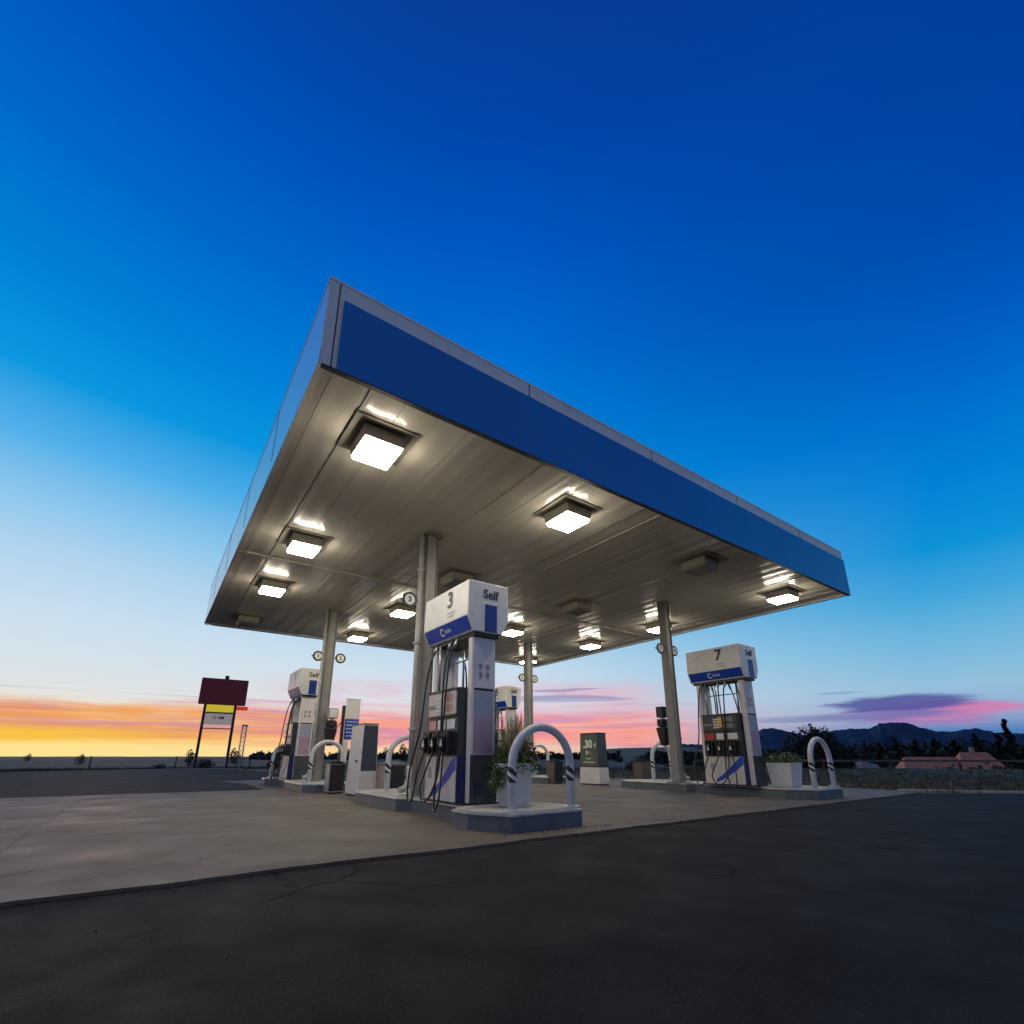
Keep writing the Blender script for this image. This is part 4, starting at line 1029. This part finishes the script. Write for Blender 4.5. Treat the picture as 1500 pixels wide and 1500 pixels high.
# ------------------------------------------------------------------ world: dusk sky
def world():
    w = bpy.data.worlds.new('World'); S.world = w; w.use_nodes = True; nt = w.node_tree; L = nt.links; N = nt.nodes.new
    bg = nt.nodes['Background']
    tc = N('ShaderNodeTexCoord'); sp = N('ShaderNodeSeparateXYZ'); L.new(tc.outputs['Generated'], sp.inputs[0])
    def ma(op, *a, clamp=False):
        x = N('ShaderNodeMath'); x.operation = op; x.use_clamp = clamp
        for i,v in enumerate(a):
            if hasattr(v,'links'): L.new(v, x.inputs[i])
            else: x.inputs[i].default_value = v
        return x.outputs[0]
    def rng(v,a,b_,c=0,d=1,smooth=True):
        r = N('ShaderNodeMapRange'); r.interpolation_type = 'SMOOTHSTEP' if smooth else 'LINEAR'; L.new(v, r.inputs['Value'])
        for k,x in zip(('From Min','From Max','To Min','To Max'),(a,b_,c,d)): r.inputs[k].default_value = x
        return r.outputs['Result']
    def mix(f,A,B):
        x = N('ShaderNodeMix'); x.data_type = 'RGBA'
        if hasattr(f,'links'): L.new(f, x.inputs['Factor'])
        else: x.inputs['Factor'].default_value = f
        for k,v in (('A',A),('B',B)):
            if hasattr(v,'links'): L.new(v, x.inputs[k])
            else: x.inputs[k].default_value = (*lin(v),1)
        return x.outputs['Result']
    def lin(c): return tuple(((v/255)/12.92 if v/255 <= .04045 else ((v/255+.055)/1.055)**2.4) for v in c)
    el = ma('MULTIPLY', ma('ARCSINE', sp.outputs['Z']), 180/math.pi)
    fx, fy = math.cos(FWD_AZ), math.sin(FWD_AZ)
    f = ma('ADD', ma('MULTIPLY', sp.outputs['X'], fx), ma('MULTIPLY', sp.outputs['Y'], fy))
    r = ma('SUBTRACT', ma('MULTIPLY', sp.outputs['X'], fy), ma('MULTIPLY', sp.outputs['Y'], fx))
    az = ma('MULTIPLY', ma('ARCTAN2', r, f), 180/math.pi)       # + to the right of the view
    def ramp(stops):
        cr = N('ShaderNodeValToRGB'); cr.color_ramp.interpolation = 'LINEAR'
        v = ma('DIVIDE', ma('ADD', el, 5), 95.0, clamp=True); L.new(v, cr.inputs['Fac'])
        e = cr.color_ramp.elements
        while len(e) > 1: e.remove(e[-1])
        for i,(a,c) in enumerate(stops):
            p = (a+5)/95
            if i == 0: e[0].position = p; e[0].color = (*lin(c),1)
            else: q = e.new(p); q.color = (*lin(c),1)
        return cr.outputs['Color']
    left = ramp([(-5,(90,75,60)),(0,(253,228,150)),(1.5,(252,224,140)),(3.2,(246,222,182)),(5.5,(226,228,226)),(8,(214,226,233)),(12,(202,222,238)),(16.5,(180,213,239)),(21,(142,199,237)),(26,(82,176,233)),(31,(12,152,224)),(38,(0,130,214)),(46,(0,106,200)),(56,(0,82,182)),(70,(12,60,148)),(90,(40,56,98))])
    mid = ramp([(-5,(70,65,70)),(0,(255,208,165)),(2,(250,200,184)),(4,(242,210,208)),(6,(220,220,230)),(10,(200,221,237)),(14,(166,209,234)),(19,(122,193,231)),(25,(58,165,226)),(30,(6,146,221)),(37,(0,128,216)),(45,(0,108,208)),(53,(0,88,194)),(61,(0,70,170)),(72,(12,56,142)),(90,(40,56,98))])
    right = ramp([(-5,(40,48,70)),(0,(40,95,165)),(2,(80,125,185)),(3.5,(145,170,208)),(6,(148,192,220)),(10,(110,182,221)),(14,(64,164,219)),(18,(14,146,216)),(24,(0,128,212)),(30,(0,108,203)),(36,(0,88,188)),(43,(0,66,164)),(52,(0,54,145)),(70,(12,50,130)),(90,(40,56,98))])
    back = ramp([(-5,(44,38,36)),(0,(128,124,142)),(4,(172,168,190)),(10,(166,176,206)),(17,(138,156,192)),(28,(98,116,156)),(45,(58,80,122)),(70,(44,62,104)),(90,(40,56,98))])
    c = mix(rng(r,-.66,0,0,1,False), left, mid); c = mix(rng(r,0,.64,0,1,False), c, right)
    aaz = ma('ABSOLUTE', ma('SUBTRACT', az, 0)); 
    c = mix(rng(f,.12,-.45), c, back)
    # stretched cloud fields in (azimuth, elevation)
    def cl(sx, sy, off, detail=6, rough=.55):
        cb = N('ShaderNodeCombineXYZ'); L.new(ma('MULTIPLY', az, sx), cb.inputs[0]); L.new(ma('MULTIPLY', el, sy), cb.inputs[1]); cb.inputs[2].default_value = off
        n = N('ShaderNodeTexNoise'); n.inputs['Scale'].default_value = 1; n.inputs['Detail'].default_value = detail; n.inputs['Roughness'].default_value = rough; n.inputs['Distortion'].default_value = .35
        L.new(cb.outputs[0], n.inputs['Vector']); return n.outputs['Fac']
    A = cl(.045,.62,3.1); B = cl(.09,1.5,8.2); C = cl(.03,.45,14.7)
    def band(lo0, lo1, hi0, hi1): return ma('MULTIPLY', rng(el,lo0,lo1), rng(el,hi1,hi0))
    # 1. orange and rose streaks low on the left and centre
    eb = ma('ADD', el, ma('MULTIPLY', ma('SUBTRACT', A, .5), 4.5))
    T = cl(.11,2.6,41.3,7,.6)
    m1_ = ma('MULTIPLY', ma('MULTIPLY', rng(eb,.9,2.1), rng(eb,5.2,3.8)), rng(B,.26,.46,.5,1))
    m1_ = ma('MULTIPLY', m1_, rng(az,25,13)); m1_ = ma('MULTIPLY', m1_, rng(az,-100,-70))
    warm = mix(rng(az,-36,-8), (242,162,88), (250,156,138)); warm2 = mix(rng(az,-36,-8), (224,142,118), (218,140,168))
    wc = mix(rng(B,.42,.62), warm, warm2); wc = mix(ma('MULTIPLY', rng(T,.52,.66), .35), wc, mix(rng(az,-36,-8),(250,206,140),(250,196,188)))
    c = mix(ma('MULTIPLY', m1_, .95), c, wc)
    c = mix(ma('MULTIPLY', ma('MULTIPLY', rng(cl(.05,1.9,53.0,6),.53,.66), ma('MULTIPLY', band(2.2,3.0,5.6,7.0), rng(az,26,14))), .55), c, (196,150,180))
    # golden rim beneath
    m2_ = ma('MULTIPLY', ma('MULTIPLY', band(.9,1.5,1.9,2.9), rng(C,.40,.58)), rng(az,-4,-20))
    c = mix(ma('MULTIPLY', m2_, .9), c, (250,196,62))
    # 2. soft rose haze, centre, up to seven degrees
    m3_ = ma('MULTIPLY', ma('MULTIPLY', band(3.5,5,7.0,8.8), rng(cl(.06,.7,22.0),.36,.58)), ma('MULTIPLY', rng(az,-32,-14), rng(az,22,10)))
    c = mix(ma('MULTIPLY', m3_, .7), c, (226,178,198))
    # 3. mauve grey cloud bars centre right
    m4_ = ma('MULTIPLY', rng(cl(.075,1.25,31.4),.54,.66), ma('MULTIPLY', ma('MULTIPLY', rng(az,-2,3), rng(az,16,11)), band(4.8,5.6,7.4,8.6)))
    c = mix(ma('MULTIPLY', m4_, .75), c, (142,138,182))
    # 4. lens shaped purple cloud at the right
    def lens(ca, ce, wa, we, soft, nz_, amp):
        dx = ma('DIVIDE', ma('SUBTRACT', az, ca), wa); dy = ma('DIVIDE', ma('SUBTRACT', el, ce), we)
        d = ma('SQRT', ma('ADD', ma('MULTIPLY', dx, dx), ma('MULTIPLY', dy, dy)))
        d = ma('ADD', d, ma('MULTIPLY', ma('SUBTRACT', nz_, .5), amp)); return rng(d, 1.0, 1.0-soft)
    NB = cl(.13,1.3,5.5)
    c = mix(ma('MULTIPLY', lens(40,3.6,7.8,1.35,.5,NB,1.6), .85), c, (168,124,182))
    c = mix(ma('MULTIPLY', lens(43.2,3.9,4.0,.75,.6,NB,1.6), .6), c, (222,130,172))
    c = mix(ma('MULTIPLY', lens(37.8,4.7,6.2,.95,.45,NB,1.2), .9), c, (84,84,156))
    c = mix(ma('MULTIPLY', lens(40,3.3,4.5,.35,.7,B,1.4), .6), c, (222,140,178))
    c = mix(ma('MULTIPLY', lens(36.5,3.5,8.5,.7,.7,B,1.9), .75), c, (112,110,172))
    c = mix(ma('MULTIPLY', lens(29.5,3.5,6.5,.45,.7,B,1.5), .6), c, (120,135,180))
    c = mix(ma('MULTIPLY', lens(33.5,5.9,3.2,.22,.7,NB,1.0), .45), c, (110,140,182))
    c = mix(ma('MULTIPLY', lens(-37,4.3,3.0,.35,.6,NB,1.2), .6), c, (238,168,98))
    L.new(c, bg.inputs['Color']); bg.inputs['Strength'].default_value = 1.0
world()

# last glow of the sun, just above the horizon behind the maroon sign
sd = bpy.data.lights.new('sun', 'SUN'); sd.energy = .35; sd.angle = R(10); sd.color = (1.0,.62,.40)
so = bpy.data.objects.new('sun', sd); COL.objects.link(so)
a = FWD_AZ + R(40); d = Vector((math.cos(a)*math.cos(R(3)), math.sin(a)*math.cos(R(3)), math.sin(R(3))))
so.rotation_euler = d.to_track_quat('Z','Y').to_euler(); so.location = (0,0,20)

# ------------------------------------------------------------------ camera
cd = bpy.data.cameras.new('camera'); co = bpy.data.objects.new('camera', cd); COL.objects.link(co)
cd.sensor_width = 36; cd.lens = 714.75/1500*36; cd.shift_y = (898.1-750)/1500; cd.clip_start = .05; cd.clip_end = 20000
co.location = CAMP; co.rotation_euler = (R(90+16.385), 0, FWD_AZ - R(90))
S.camera = co
S.render.resolution_x = 1024; S.render.resolution_y = 1024
S.render.engine = 'CYCLES'
S.view_settings.view_transform = 'Standard'; S.view_settings.look = 'None'; S.view_settings.exposure = 0; S.view_settings.gamma = 1
